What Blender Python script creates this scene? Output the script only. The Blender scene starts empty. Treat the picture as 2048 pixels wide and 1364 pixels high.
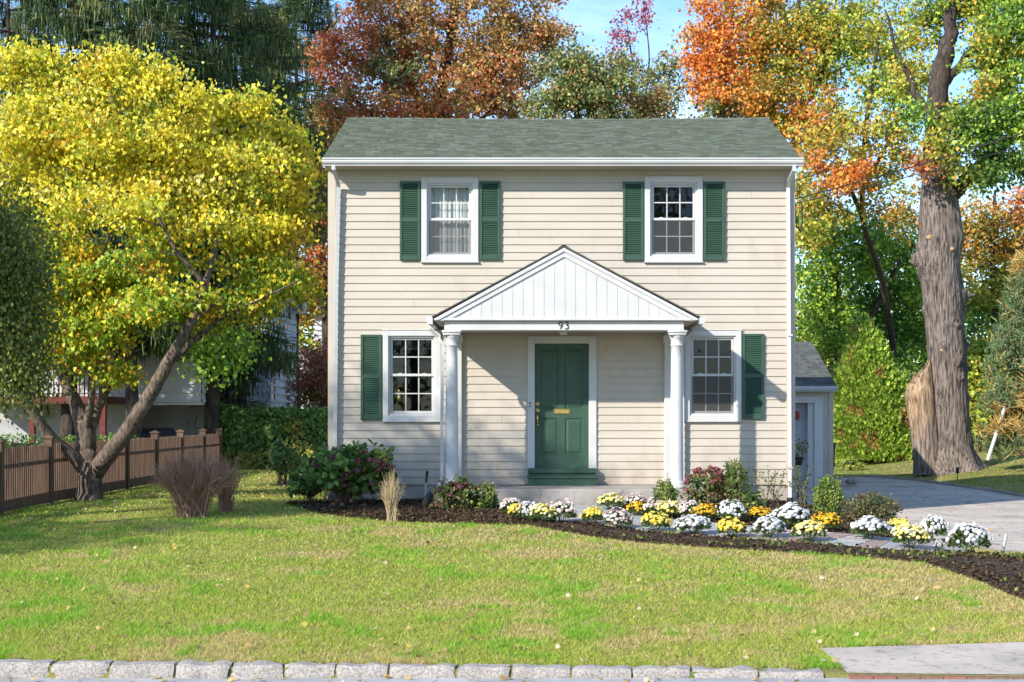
import bpy, math, random
import numpy as np
from mathutils import Vector, noise as mnoise
random.seed(7); RNG = np.random.default_rng(7)
sc = bpy.context.scene
COL = sc.collection
F, D, HC, HY, CX = 3000.0, 25.0, 1.44, 830.0, 1054.0

# ------------------------------------------------------------ helpers
def W(px, py, depth):            # a photo position at a chosen distance -> world metres
    return np.array([(px-CX)*depth/F, depth-D, HC+(HY-py)*depth/F])
def sstep(a, b, x):
    t = np.clip((x-a)/(b-a), 0, 1); return t*t*(3-2*t)
def vnoise(x, y, seed=0):
    x = np.asarray(x, float); y = np.asarray(y, float)
    xi = np.floor(x); yi = np.floor(y); fx = x-xi; fy = y-yi
    def h(a, b):
        v = np.sin(a*127.1+b*311.7+seed*74.7)*43758.5453
        return v-np.floor(v)
    ux = fx*fx*(3-2*fx); uy = fy*fy*(3-2*fy)
    return (h(xi, yi)*(1-ux)+h(xi+1, yi)*ux)*(1-uy)+(h(xi, yi+1)*(1-ux)+h(xi+1, yi+1)*ux)*uy
def g(x, y):                      # height of the ground
    x = np.asarray(x, float); y = np.asarray(y, float)
    base = -0.0333*np.clip(-2-y, 0, 12)
    base = base-0.010*(np.clip(x, -30, 30)+3.8)*sstep(-6, -14, y)
    r = sstep(3.8, 6.2, x)
    z = base+r*(np.minimum(base, -0.28)-base)
    z = z+0.13*np.clip(x-10.4, 0, 16)*sstep(-12, -4, y)
    z = z+0.05*np.clip(y-26, 0, 80)
    z = z+0.03*(vnoise(x*0.5, y*0.5, 3)-0.5)*sstep(-12, -6, y)*(1-r)*sstep(-1.5, -4, y)
    z = np.where(y < -13.985, z-0.2, z)
    return z
def G(px, py):
    z = 0.0
    for _ in range(30):
        d = F*(HC-z)/(py-HY); x = (px-CX)*d/F; z = 0.5*z+0.5*float(g(x, d-D))
    return (x, d-D)
def inpoly(x, y, poly):
    x = np.asarray(x); y = np.asarray(y); c = np.zeros(x.shape, bool); n = len(poly)
    for i in range(n):
        x1, y1 = poly[i]; x2, y2 = poly[(i+1) % n]
        if y1 == y2: continue
        c ^= ((y1 > y) != (y2 > y)) & (x < (x2-x1)*(y-y1)/(y2-y1)+x1)
    return c

ORG = {}
def link(o, parent=None, loc=(0, 0, 0)):
    COL.objects.link(o)
    if parent is not None: o.parent = parent
    return o
def mesh_obj(name, verts, faces, mat, parent=None, smooth=False, col=None, loc=None):
    """verts (N,3) world; faces: list of tuples or (M,k) array; col (N,3) colour per vertex"""
    v = np.asarray(verts, np.float32).reshape(-1, 3)
    if parent is not None: org = ORG[parent.name]
    elif loc is not None: org = np.array(loc, np.float32)
    else: org = np.zeros(3, np.float32)
    v = v-org
    me = bpy.data.meshes.new(name)
    if isinstance(faces, np.ndarray):
        m, k = faces.shape
        me.vertices.add(len(v)); me.vertices.foreach_set('co', v.astype(np.float32).ravel())
        me.loops.add(m*k); me.loops.foreach_set('vertex_index', faces.astype(np.int32).ravel())
        me.polygons.add(m); me.polygons.foreach_set('loop_start', (np.arange(m)*k).astype(np.int32))
        me.update(calc_edges=True)
    else:
        me.from_pydata(v.tolist(), [], faces); me.update()
    if smooth: me.polygons.foreach_set('use_smooth', np.ones(len(me.polygons), bool))
    if col is not None:
        a = me.attributes.new('tint', 'FLOAT_COLOR', 'POINT')
        c = np.ones((len(v), 4), np.float32); c[:, :3] = col; a.data.foreach_set('color', c.ravel())
    me.materials.append(mat)
    o = bpy.data.objects.new(name, me)
    link(o, parent)
    if parent is None: o.location = [float(t) for t in org]
    ORG[o.name] = org
    return o
def thing(name, label, cat, loc=(0, 0, 0), group=None):
    o = bpy.data.objects.new(name, None); link(o); o.location = [float(t) for t in loc]
    o.empty_display_size = 0.2
    ORG[o.name] = np.array(loc, np.float32); tag(o, label, cat, group); return o
def tag(o, label=None, cat=None, group=None, kind=None):
    if label: o['label'] = label
    if cat: o['category'] = cat
    if group: o['group'] = group
    if kind: o['kind'] = kind
    return o
def copy_tree(o, loc, label, rz=0, s=(1, 1, 1), group=None):
    r = o.copy(); COL.objects.link(r); r.location = [float(t) for t in loc]; r.rotation_euler = (0, 0, rz); r.scale = s
    r['label'] = label
    for ch in list(o.children):
        c = ch.copy(); COL.objects.link(c); c.parent = r
        for gch in list(ch.children):
            d = gch.copy(); COL.objects.link(d); d.parent = c
    return r

class MB:
    def __init__(s): s.v = []; s.f = []; s.c = []
    def add(s, v, f, c=None):
        n = len(s.v); s.v += [tuple(map(float, p)) for p in v]; s.f += [tuple(i+n for i in q) for q in f]
        s.c += [c if c is not None else (1, 1, 1)]*len(v)
    def box(s, x0, x1, y0, y1, z0, z1, c=None):
        s.add([(x0, y0, z0), (x1, y0, z0), (x1, y1, z0), (x0, y1, z0), (x0, y0, z1), (x1, y0, z1), (x1, y1, z1), (x0, y1, z1)],
              [(0, 3, 2, 1), (4, 5, 6, 7), (0, 1, 5, 4), (1, 2, 6, 5), (2, 3, 7, 6), (3, 0, 4, 7)], c)
    def bbox(s, x0, x1, y0, y1, z0, z1, b=0.006, c=None):   # box whose front (-y) edges are chamfered
        v = []
        for (i, y) in ((b, y0), (0, y0+b), (0, y1)):
            v += [(x0+i, y, z0+i), (x1-i, y, z0+i), (x1-i, y, z1-i), (x0+i, y, z1-i)]
        f = [(0, 1, 2, 3)]
        for k in (0, 4):
            for j in range(4): f.append((k+j, k+4+j, k+4+(j+1) % 4, k+(j+1) % 4))
        f.append((11, 10, 9, 8)); s.add(v, f, c)
    def prism_x(s, prof, x0, x1, c=None):     # profile (y,z) extruded along x
        n = len(prof); v = [(x0, y, z) for y, z in prof]+[(x1, y, z) for y, z in prof]
        f = [(i, (i+1) % n, n+(i+1) % n, n+i) for i in range(n)]+[tuple(range(n))[::-1], tuple(range(n, 2*n))]
        s.add(v, f, c)
    def prism_y(s, prof, y0, y1, c=None):     # profile (x,z) extruded along y
        n = len(prof); v = [(x, y0, z) for x, z in prof]+[(x, y1, z) for x, z in prof]
        f = [(i, (i+1) % n, n+(i+1) % n, n+i) for i in range(n)]+[tuple(range(n))[::-1], tuple(range(n, 2*n))]
        s.add(v, f, c)
    def prism_z(s, prof, z0, z1, c=None):
        n = len(prof); v = [(x, y, z0) for x, y in prof]+[(x, y, z1) for x, y in prof]
        f = [(i, (i+1) % n, n+(i+1) % n, n+i) for i in range(n)]+[tuple(range(n))[::-1], tuple(range(n, 2*n))]
        s.add(v, f, c)
    def tube(s, pts, rad, n=6, c=None, flat=1.0, ph=0.0):
        pts = [Vector([float(t) for t in p]) for p in pts]
        if not hasattr(rad, '__len__'): rad = [rad]*len(pts)
        v = []; up = None
        for i, p in enumerate(pts):
            t = (pts[min(i+1, len(pts)-1)]-pts[max(i-1, 0)])
            if t.length < 1e-9: t = Vector((0, 0, 1))
            t.normalize()
            if up is None:
                up = Vector((0, 1, 0)) if abs(t.y) < 0.9 else Vector((1, 0, 0))
            a = (up-t*up.dot(t)).normalized(); b = t.cross(a); up = a
            for k in range(n):
                w = 2*math.pi*k/n+ph; v.append(p+(a*math.cos(w)*flat+b*math.sin(w))*rad[i])
        f = []
        for i in range(len(pts)-1):
            for k in range(n):
                f.append((i*n+k, i*n+(k+1) % n, (i+1)*n+(k+1) % n, (i+1)*n+k))
        f.append(tuple(range(n))[::-1]); f.append(tuple(range((len(pts)-1)*n, len(pts)*n)))
        s.add(v, f, c)
    def lathe(s, prof, cx, cy, n=32, c=None):  # prof (r,z)
        v = []; m = len(prof)
        for r, z in prof:
            for k in range(n):
                w = 2*math.pi*k/n; v.append((cx+r*math.cos(w), cy+r*math.sin(w), z))
        f = [(i*n+k, i*n+(k+1) % n, (i+1)*n+(k+1) % n, (i+1)*n+k) for i in range(m-1) for k in range(n)]
        f.append(tuple(range(n))[::-1]); f.append(tuple(range((m-1)*n, m*n))); s.add(v, f, c)
    def build(s, name, mat, parent=None, smooth=False, col=False, loc=None):
        return mesh_obj(name, s.v, s.f, mat, parent, smooth, np.array(s.c) if col else None, loc)

# ------------------------------------------------------------ materials
def newmat(name):
    m = bpy.data.materials.new(name); m.use_nodes = True; nt = m.node_tree
    b = nt.nodes['Principled BSDF']; return m, nt, b
def N(nt, t, **k):
    n = nt.nodes.new(t)
    for a, v in k.items(): setattr(n, a, v)
    return n
def noise_node(nt, scale, detail=4, rough=0.55, coord='Object', stretch=None):
    tc = N(nt, 'ShaderNodeTexCoord'); out = tc.outputs[coord]
    if stretch:
        mp = N(nt, 'ShaderNodeMapping'); mp.inputs['Scale'].default_value = stretch; nt.links.new(out, mp.inputs['Vector']); out = mp.outputs['Vector']
    n = N(nt, 'ShaderNodeTexNoise'); n.inputs['Scale'].default_value = scale; n.inputs['Detail'].default_value = detail; n.inputs['Roughness'].default_value = rough
    nt.links.new(out, n.inputs['Vector']); return n
def ramp(nt, fac, stops):
    r = N(nt, 'ShaderNodeValToRGB'); e = r.color_ramp.elements
    while len(e) < len(stops): e.new(0.5)
    for i, (p, c) in enumerate(stops): e[i].position = p; e[i].color = (*c, 1) if len(c) == 3 else c
    nt.links.new(fac, r.inputs['Fac']); return r
def bump(nt, b, h, strength=0.3, dist=0.01):
    bp = N(nt, 'ShaderNodeBump'); bp.inputs['Strength'].default_value = strength; bp.inputs['Distance'].default_value = dist
    nt.links.new(h, bp.inputs['Height']); nt.links.new(bp.outputs['Normal'], b.inputs['Normal'])
def mat_noise(name, c1, c2, scale=8, rough=0.7, bmp=0.0, bscale=None, bdist=0.005, stretch=None, detail=5, lo=0.35, hi=0.65, spec=0.3):
    m, nt, b = newmat(name)
    n = noise_node(nt, scale, detail, stretch=stretch); r = ramp(nt, n.outputs['Fac'], [(lo, c1), (hi, c2)])
    nt.links.new(r.outputs['Color'], b.inputs['Base Color']); b.inputs['Roughness'].default_value = rough
    b.inputs['Specular IOR Level'].default_value = spec
    if bmp:
        n2 = noise_node(nt, bscale or scale*4, 6, 0.65, stretch=stretch); bump(nt, b, n2.outputs['Fac'], bmp, bdist)
    return m
def mat_tint(name, rough=0.8, grain=None, bmp=0.0, spec=0.2, trans=0.0, gloss=None):
    """colour of the piece itself from its 'tint', with optional grain"""
    m, nt, b = newmat(name); a = N(nt, 'ShaderNodeAttribute', attribute_name='tint')
    c = a.outputs['Color']
    if grain:
        n = noise_node(nt, grain[0], 4); r = ramp(nt, n.outputs['Fac'], [(0.3, (grain[1],)*3), (0.7, (grain[2],)*3)])
        mx = N(nt, 'ShaderNodeMix', data_type='RGBA', blend_type='MULTIPLY'); mx.inputs['Factor'].default_value = 1
        nt.links.new(c, mx.inputs['A']); nt.links.new(r.outputs['Color'], mx.inputs['B']); c = mx.outputs['Result']
        if bmp: bump(nt, b, n.outputs['Fac'], bmp, 0.004)
    nt.links.new(c, b.inputs['Base Color']); b.inputs['Roughness'].default_value = rough; b.inputs['Specular IOR Level'].default_value = spec
    if trans:
        t = N(nt, 'ShaderNodeBsdfTranslucent'); mx = N(nt, 'ShaderNodeMixShader'); mx.inputs['Fac'].default_value = trans
        nt.links.new(c, t.inputs['Color']); nt.links.new(b.outputs['BSDF'], mx.inputs[1]); nt.links.new(t.outputs['BSDF'], mx.inputs[2])
        nt.links.new(mx.outputs['Shader'], nt.nodes['Material Output'].inputs['Surface'])
    return m
M = {}
M['leaf'] = mat_tint('leaf', 0.5, trans=0.38, spec=0.35)
M['needle'] = mat_tint('needle', 0.6, trans=0.15, spec=0.25)
M['petal'] = mat_tint('petal', 0.6, trans=0.2, spec=0.2)
M['grassblade'] = mat_tint('grass_blade', 0.55, trans=0.35, spec=0.25)
M['shingle'] = mat_tint('shingle', 0.9, grain=(160, 0.72, 1.2), bmp=0.5, spec=0.15)
M['slate'] = mat_tint('slate', 0.7, grain=(25, 0.8, 1.15), bmp=0.3, spec=0.3)
M['chip'] = mat_tint('chip', 0.9, spec=0.1)
# vinyl siding
m, nt, b = newmat('siding'); n = noise_node(nt, 0.9, 5, stretch=(1, 1, 3)); n2 = noise_node(nt, 60, 2, stretch=(0.15, 1, 6))
r = ramp(nt, n.outputs['Fac'], [(0.3, (0.455, 0.402, 0.328)), (0.7, (0.505, 0.448, 0.37))]); gp = N(nt, 'ShaderNodeTexCoord'); sz = N(nt, 'ShaderNodeSeparateXYZ'); nt.links.new(gp.outputs['Object'], sz.inputs['Vector']); dn = noise_node(nt, 2.6, 7, .7, stretch=(1, 1, .5))
mz = N(nt, 'ShaderNodeMapRange'); mz.inputs['From Min'].default_value = .25; mz.inputs['From Max'].default_value = 1.0; mz.inputs['To Min'].default_value = .22; mz.inputs['To Max'].default_value = 0; nt.links.new(sz.outputs['Z'], mz.inputs['Value'])
sm_ = N(nt, 'ShaderNodeMath', operation='ADD'); nt.links.new(mz.outputs['Result'], sm_.inputs[0]); nt.links.new(dn.outputs['Fac'], sm_.inputs[1]); dr = ramp(nt, sm_.outputs[0], [(.55, (1, 1, 1)), (.85, (.80, .76, .70))])   # splashed dirt and faint stains
md = N(nt, 'ShaderNodeMix', data_type='RGBA', blend_type='MULTIPLY'); md.inputs['Factor'].default_value = 1; nt.links.new(r.outputs['Color'], md.inputs['A']); nt.links.new(dr.outputs['Color'], md.inputs['B']); nt.links.new(md.outputs['Result'], b.inputs['Base Color'])
b.inputs['Roughness'].default_value = 0.55; b.inputs['Specular IOR Level'].default_value = 0.25; bump(nt, b, n2.outputs['Fac'], 0.12, 0.002); M['siding'] = m
M['white'] = mat_noise('white_paint', (0.51, 0.50, 0.48), (0.56, 0.55, 0.53), 3, 0.45, 0.05, 30, 0.002)
M['aluminium'] = mat_noise('white_aluminium', (0.49, 0.485, 0.47), (0.55, 0.545, 0.53), 1.5, 0.35, 0.04, 20, 0.002, stretch=(1, 1, 0.3))
M['green'] = mat_noise('green_paint', (0.030, 0.070, 0.043), (0.038, 0.085, 0.052), 4, 0.42, 0.08, 40, 0.002, spec=0.45)
M['black'] = mat_noise('black_metal', (0.012, 0.012, 0.013), (0.03, 0.03, 0.03), 20, 0.5)
M['brass'] = mat_noise('brass', (0.65, 0.45, 0.14), (0.8, 0.58, 0.22), 30, 0.25); M['brass'].node_tree.nodes['Principled BSDF'].inputs['Metallic'].default_value = 1
M['concrete'] = mat_noise('concrete', (0.36, 0.33, 0.29), (0.50, 0.465, 0.42), 2.2, 0.85, 0.35, 60, 0.004, detail=8)
M['foundation'] = mat_noise('foundation', (0.34, 0.30, 0.25), (0.44, 0.39, 0.33), 1.8, 0.85, 0.2, 50, 0.003)
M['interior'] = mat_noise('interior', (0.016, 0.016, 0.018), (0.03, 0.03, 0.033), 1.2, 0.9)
M['soil'] = mat_noise('soil', (0.028, 0.019, 0.011), (0.085, 0.056, 0.034), 14, 0.95, 0.9, 50, 0.02)
M['asphalt'] = mat_noise('asphalt', (0.30, 0.285, 0.27), (0.42, 0.40, 0.38), 1.3, 0.85, 0.5, 160, 0.004, detail=9)
M['road'] = mat_noise('road', (0.30, 0.30, 0.29), (0.44, 0.43, 0.42), 3, 0.85, 0.4, 120, 0.004, detail=9)
M['granite'] = mat_noise('granite', (0.20, 0.18, 0.16), (0.44, 0.40, 0.36), 60, 0.8, 0.5, 60, 0.006, detail=8)
M['fence'] = mat_noise('brown_stain', (0.085, 0.05, 0.034), (0.165, 0.097, 0.062), 6, 0.75, 0.35, 50, 0.004, stretch=(1, 1, 0.2))
M['redwood'] = mat_noise('red_stain', (0.11, 0.022, 0.016), (0.16, 0.035, 0.026), 8, 0.6)
M['wiggle'] = M['granite']
M['stucco'] = mat_noise('stucco', (0.40, 0.40, 0.40), (0.50, 0.50, 0.49), 3, 0.9, 0.3, 40, 0.005)
M['whitesiding'] = mat_noise('white_siding', (0.50, 0.50, 0.51), (0.58, 0.58, 0.59), 2, 0.6)
M['greydoor'] = mat_noise('grey_door', (0.34, 0.34, 0.36), (0.42, 0.42, 0.44), 2, 0.6)
M['bark'] = mat_noise('bark', (0.055, 0.04, 0.03), (0.20, 0.155, 0.12), 14, 0.95, 1.0, 26, 0.03, stretch=(1, 1, 0.25), detail=8)
M['barkred'] = mat_noise('bark_reddish', (0.05, 0.036, 0.026), (0.20, 0.15, 0.115), 26, 0.95, 1.0, 30, 0.02, stretch=(1, 1, 0.3), detail=8)
M['barkgrey'] = mat_noise('bark_grey', (0.05, 0.04, 0.033), (0.29, 0.235, 0.195), 24, 0.95, 1.0, 30, 0.07, stretch=(1, 1, 0.11), detail=12, lo=.36, hi=.62)
M['deadwood'] = mat_noise('dead_wood', (0.10, 0.065, 0.045), (0.48, 0.33, 0.20), 13, 0.95, 1.0, 20, 0.06, stretch=(1, 1, 0.12), detail=12, lo=0.40, hi=0.62)
M['barkdark'] = mat_noise('bark_dark', (0.03, 0.022, 0.018), (0.10, 0.075, 0.06), 14, 0.95, 1.0, 26, 0.03, stretch=(1, 1, 0.25), detail=8)
M['cutwood'] = mat_noise('cut_wood', (0.38, 0.22, 0.10), (0.58, 0.38, 0.2), 12, 0.8)
M['twig'] = mat_tint('twig', 0.85, spec=0.2)
M['plastic'] = mat_noise('dark_plastic', (0.02, 0.022, 0.026), (0.035, 0.037, 0.04), 6, 0.5)
M['steel'] = mat_noise('steel', (0.5, 0.5, 0.5), (0.65, 0.65, 0.65), 10, 0.4)
M['pole'] = mat_noise('pole_wood', (0.16, 0.12, 0.09), (0.25, 0.2, 0.16), 5, 0.9, 0.4, stretch=(1, 1, 0.2))
M['curtain'] = mat_noise('curtain', (0.74, 0.74, 0.72), (0.82, 0.82, 0.80), 40, 0.9, spec=0.1)
nt = M['curtain'].node_tree; b = nt.nodes['Principled BSDF']; t = N(nt, 'ShaderNodeBsdfTranslucent'); t.inputs['Color'].default_value = (0.8, 0.8, 0.78, 1)
mx = N(nt, 'ShaderNodeMixShader'); mx.inputs['Fac'].default_value = 0.3; nt.links.new(b.outputs['BSDF'], mx.inputs[1]); nt.links.new(t.outputs['BSDF'], mx.inputs[2]); nt.links.new(mx.outputs['Shader'], nt.nodes['Material Output'].inputs['Surface'])
# window glass: mostly clear, fresnel reflection
m, nt, b = newmat('glass'); nt.nodes.remove(b)
tr = N(nt, 'ShaderNodeBsdfTransparent'); tr.inputs['Color'].default_value = (0.86, 0.89, 0.88, 1)
gl = N(nt, 'ShaderNodeBsdfGlossy'); gl.inputs['Roughness'].default_value = 0.015
fr = N(nt, 'ShaderNodeFresnel'); ge_ = N(nt, 'ShaderNodeNewGeometry'); mr = N(nt, 'ShaderNodeMapRange'); mr.inputs['To Min'].default_value = 1.48; mr.inputs['To Max'].default_value = 1/1.48
nt.links.new(ge_.outputs['Backfacing'], mr.inputs['Value']); nt.links.new(mr.outputs['Result'], fr.inputs['IOR'])   # the same reflectance from either side of the thin pane
nn = noise_node(nt, 3.0, 2); bp = N(nt, 'ShaderNodeBump'); bp.inputs['Strength'].default_value = 0.03; bp.inputs['Distance'].default_value = 0.01
nt.links.new(nn.outputs['Fac'], bp.inputs['Height']); nt.links.new(bp.outputs['Normal'], gl.inputs['Normal'])
mx = N(nt, 'ShaderNodeMixShader'); nt.links.new(fr.outputs['Fac'], mx.inputs['Fac']); nt.links.new(tr.outputs['BSDF'], mx.inputs[1]); nt.links.new(gl.outputs['BSDF'], mx.inputs[2])
nt.links.new(mx.outputs['Shader'], nt.nodes['Material Output'].inputs['Surface']); M['glass'] = m
m, nt, b = newmat('screen'); tr = N(nt, 'ShaderNodeBsdfTransparent'); b.inputs['Base Color'].default_value = (0.09, 0.09, 0.09, 1); b.inputs['Roughness'].default_value = 0.8
mx = N(nt, 'ShaderNodeMixShader'); mx.inputs['Fac'].default_value = 0.42; nt.links.new(tr.outputs['BSDF'], mx.inputs[1]); nt.links.new(b.outputs['BSDF'], mx.inputs[2])
nt.links.new(mx.outputs['Shader'], nt.nodes['Material Output'].inputs['Surface']); M['screen'] = m
def stained(name, base, dark, sc_=1.2, fine=120, rough=.85, crack=True):
    m, nt, b = newmat(name); n1 = noise_node(nt, sc_, 8, .65); n2 = noise_node(nt, fine, 4, .7); n3 = noise_node(nt, sc_*7, 6, .7)
    r1 = ramp(nt, n1.outputs['Fac'], [(.35, dark), (.6, base)]); r2 = ramp(nt, n2.outputs['Fac'], [(.3, (.72,)*3), (.7, (1.15,)*3)]); r3 = ramp(nt, n3.outputs['Fac'], [(.34, (.55,)*3), (.46, (1,)*3)])
    def mul(a, b_):
        x = N(nt, 'ShaderNodeMix', data_type='RGBA', blend_type='MULTIPLY'); x.inputs['Factor'].default_value = 1; nt.links.new(a, x.inputs['A']); nt.links.new(b_, x.inputs['B']); return x.outputs['Result']
    c = mul(mul(r1.outputs['Color'], r2.outputs['Color']), r3.outputs['Color'])
    if crack:
        tc = N(nt, 'ShaderNodeTexCoord'); v_ = N(nt, 'ShaderNodeTexVoronoi', feature='DISTANCE_TO_EDGE'); v_.inputs['Scale'].default_value = .45; nz = noise_node(nt, 2.5, 5); ad = N(nt, 'ShaderNodeMix', data_type='RGBA', blend_type='LINEAR_LIGHT'); ad.inputs['Factor'].default_value = .25
        nt.links.new(tc.outputs['Object'], ad.inputs['A']); nt.links.new(nz.outputs['Color'], ad.inputs['B']); nt.links.new(ad.outputs['Result'], v_.inputs['Vector']); r4 = ramp(nt, v_.outputs['Distance'], [(0.0, (.35,)*3), (.012, (1,)*3)]); c = mul(c, r4.outputs['Color'])
    nt.links.new(c, b.inputs['Base Color']); b.inputs['Roughness'].default_value = rough; b.inputs['Specular IOR Level'].default_value = .15; bump(nt, b, n2.outputs['Fac'], .5, .004); return m
M['asphalt'] = stained('asphalt', (.58, .50, .41), (.40, .35, .295), .8)
M['apronmat'] = stained('apron_concrete', (.56, .49, .41), (.42, .37, .315), 1.5, 140, crack=False)
M['concrete'] = stained('concrete', (.40, .36, .315), (.28, .255, .23), 1.1, 120, crack=False)
# lawn base: patches of green and straw
m, nt, b = newmat('lawn'); n = noise_node(nt, 0.7, 6, 0.6); n2 = noise_node(nt, 45, 5, 0.7)
r = ramp(nt, n.outputs['Fac'], [(0.38, (0.16, 0.20, 0.04)), (0.62, (0.30, 0.25, 0.10))]); r2 = ramp(nt, n2.outputs['Fac'], [(0.3, (0.6, 0.6, 0.6)), (0.7, (1.2, 1.2, 1.2))])
mx = N(nt, 'ShaderNodeMix', data_type='RGBA', blend_type='MULTIPLY'); mx.inputs['Factor'].default_value = 1
nt.links.new(r.outputs['Color'], mx.inputs['A']); nt.links.new(r2.outputs['Color'], mx.inputs['B']); nt.links.new(mx.outputs['Result'], b.inputs['Base Color'])
b.inputs['Roughness'].default_value = 0.9; b.inputs['Specular IOR Level'].default_value = 0.1; bump(nt, b, n2.outputs['Fac'], 0.8, 0.02); M['lawn'] = m

# ------------------------------------------------------------ ground, beds, paths
gx = np.unique(np.concatenate([np.linspace(-600, -60, 14), np.linspace(-60, -14, 32), np.linspace(-14, 16, 121), np.linspace(16, 60, 32), np.linspace(60, 600, 14)]))
gy = np.unique(np.concatenate([np.linspace(-300, -40, 8), np.linspace(-40, -17, 20), np.linspace(-17, -14.02, 20), np.array([-13.975, -13.9]), np.linspace(-13.7, 18, 128), np.linspace(18, 110, 60), np.linspace(110, 700, 14)]))
def grid(xs, ys, off=0.0, fz=None):
    X, Y = np.meshgrid(xs, ys); Z = g(X, Y)+off
    v = np.stack([X, Y, Z], -1).reshape(-1, 3); nx, ny = len(xs), len(ys)
    i = (np.arange(ny-1)[:, None]*nx+np.arange(nx-1)[None, :]).ravel()
    return v, np.stack([i, i+1, i+nx+1, i+nx], -1)
v, f = grid(gx, gy); o = mesh_obj('lawn', v, f, M['lawn'], smooth=True); tag(o, kind='structure')

def resample(P, n):
    P = np.array(P, float); s = np.r_[0, np.cumsum(np.linalg.norm(np.diff(P, axis=0), axis=1))]
    t = np.linspace(0, s[-1], n); return np.stack([np.interp(t, s, P[:, 0]), np.interp(t, s, P[:, 1])], -1)
def strip(name, A, B, mat, n=80, m=24, off=0.006, crown=0.0, kind='structure', z=None):
    a = resample(A, n); b = resample(B, n); t = np.linspace(0, 1, m)[:, None, None]
    P = a[None]*(1-t)+b[None]*t; e = np.sin(np.linspace(0, math.pi, m))[:, None]
    Z = (g(P[..., 0], P[..., 1]) if z is None else z+0*P[..., 0])+off+crown*e
    v = np.concatenate([P, Z[..., None]], -1).reshape(-1, 3); i = (np.arange(m-1)[:, None]*n+np.arange(n-1)[None, :]).ravel()
    o = mesh_obj(name, v, np.stack([i, i+1, i+n+1, i+n], -1), mat, smooth=True); tag(o, kind=kind)
    return [tuple(p) for p in a]+[tuple(p) for p in b[::-1]]
def GP(L): return [G(*p) for p in L]

# driveway, right of the house
drive_l = [(3.0, 9.93), (4.6, 9.9), (4.75, 3), (4.9, -1.5), (5.15, -4.6), (5.9, -6.15), (7.5, -6.9), (11, -7.6), (20, -8.5)]
drive_r = [(9.3, 16.5), (10.1, 14), (10.35, 9), (10.3, 4), (10.3, 0), (10.9, -2.5), (12.5, -4), (15, -4.8), (20, -5)]
P_drive = strip('driveway', drive_l, drive_r, M['asphalt'], 140, 40, 0.012)
# mulch along the front of the lawn
mul_up = GP([(1075, 1044), (1185, 1051), (1300, 1067), (1400, 1075), (1500, 1081), (1600, 1089), (1750, 1101), (1850, 1107), (1950, 1112), (2060, 1116)])+[(9.5, -7.4), (14, -8.2)]
mul_lo = GP([(1060, 1052), (1185, 1074), (1300, 1088), (1500, 1101), (1600, 1107), (1750, 1117), (1850, 1127), (1950, 1160), (2048, 1203)])+[(7.2, -10.2), (12, -11.5)]
P_mulch = strip('mulch_strip', mul_up, mul_lo, M['soil'], 160, 16, 0.016, crown=0.03)
# planting beds against the house
P_bedL = strip('flower_bed', GP([(625, 1024), (680, 1033), (760, 1042), (900, 1047), (1000, 1050), (1085, 1050)]), [(-3.9, -0.9), (-3.7, -0.4), (-3.35, -0.02), (-1.5, -0.02), (0.5, -1.62)], M['soil'], 90, 20, 0.016, crown=0.02)
path_up = [(1.45, -1.58)]+GP([(1240, 1028), (1330, 1041), (1480, 1054), (1620, 1068), (1760, 1079), (1880, 1087), (1925, 1091)])
path_lo = [(0.05, -1.58)]+GP([(1085, 1044), (1185, 1051), (1300, 1067), (1400, 1075), (1500, 1081), (1600, 1089), (1750, 1101), (1850, 1107), (1945, 1111)])
P_path = strip('path', path_up, path_lo, M['concrete'], 120, 10, 0.022)
P_bedR = strip('flower_bed', path_up[:1]+path_up[1:], [(2.2, -1.56), (2.6, -0.02), (4.5, -0.02), (4.95, -1.2), (5.1, -3), (5.35, -5.2)], M['soil'], 90, 22, 0.018, crown=0.02)
# flagstones set in the path
mb = MB(); up = resample(path_up, 60); lo = resample(path_lo, 60); i = 0
pal = [(0.36, 0.36, 0.36), (0.31, 0.35, 0.35), (0.36, 0.29, 0.27), (0.40, 0.37, 0.34), (0.32, 0.24, 0.21), (0.34, 0.36, 0.35), (0.42, 0.39, 0.36)]
while i < 57:
    w = random.choice([2, 2, 3]); j = min(i+w, 59); cuts = [0, random.uniform(0.3, 0.7), 1] if random.random() < 0.75 else [0, 0.33, 0.66, 1]
    for a, b_ in zip(cuts[:-1], cuts[1:]):
        c = random.choice(pal); q = []
        for (ii, tt) in ((i+0.06, a+0.02), (j-0.06, a+0.02), (j-0.06, b_-0.02), (i+0.06, b_-0.02)):
            k = int(ii); fr_ = ii-k; k2 = min(k+1, 59)
            pu = up[k]*(1-fr_)+up[k2]*fr_; pl = lo[k]*(1-fr_)+lo[k2]*fr_; p = pu*(1-tt)+pl*tt
            q.append((p[0], p[1], float(g(p[0], p[1]))))
        h = 0.034+random.uniform(0, 0.006)
        mb.add([(x, y, z+h) for x, y, z in q]+[(x, y, z+0.01) for x, y, z in q], [(3, 2, 1, 0), (0, 1, 5, 4), (1, 2, 6, 5), (2, 3, 7, 6), (3, 0, 4, 7)], c)
    i = j
o = mb.build('path_stones', M['slate'], col=True); tag(o, kind='structure')
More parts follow.
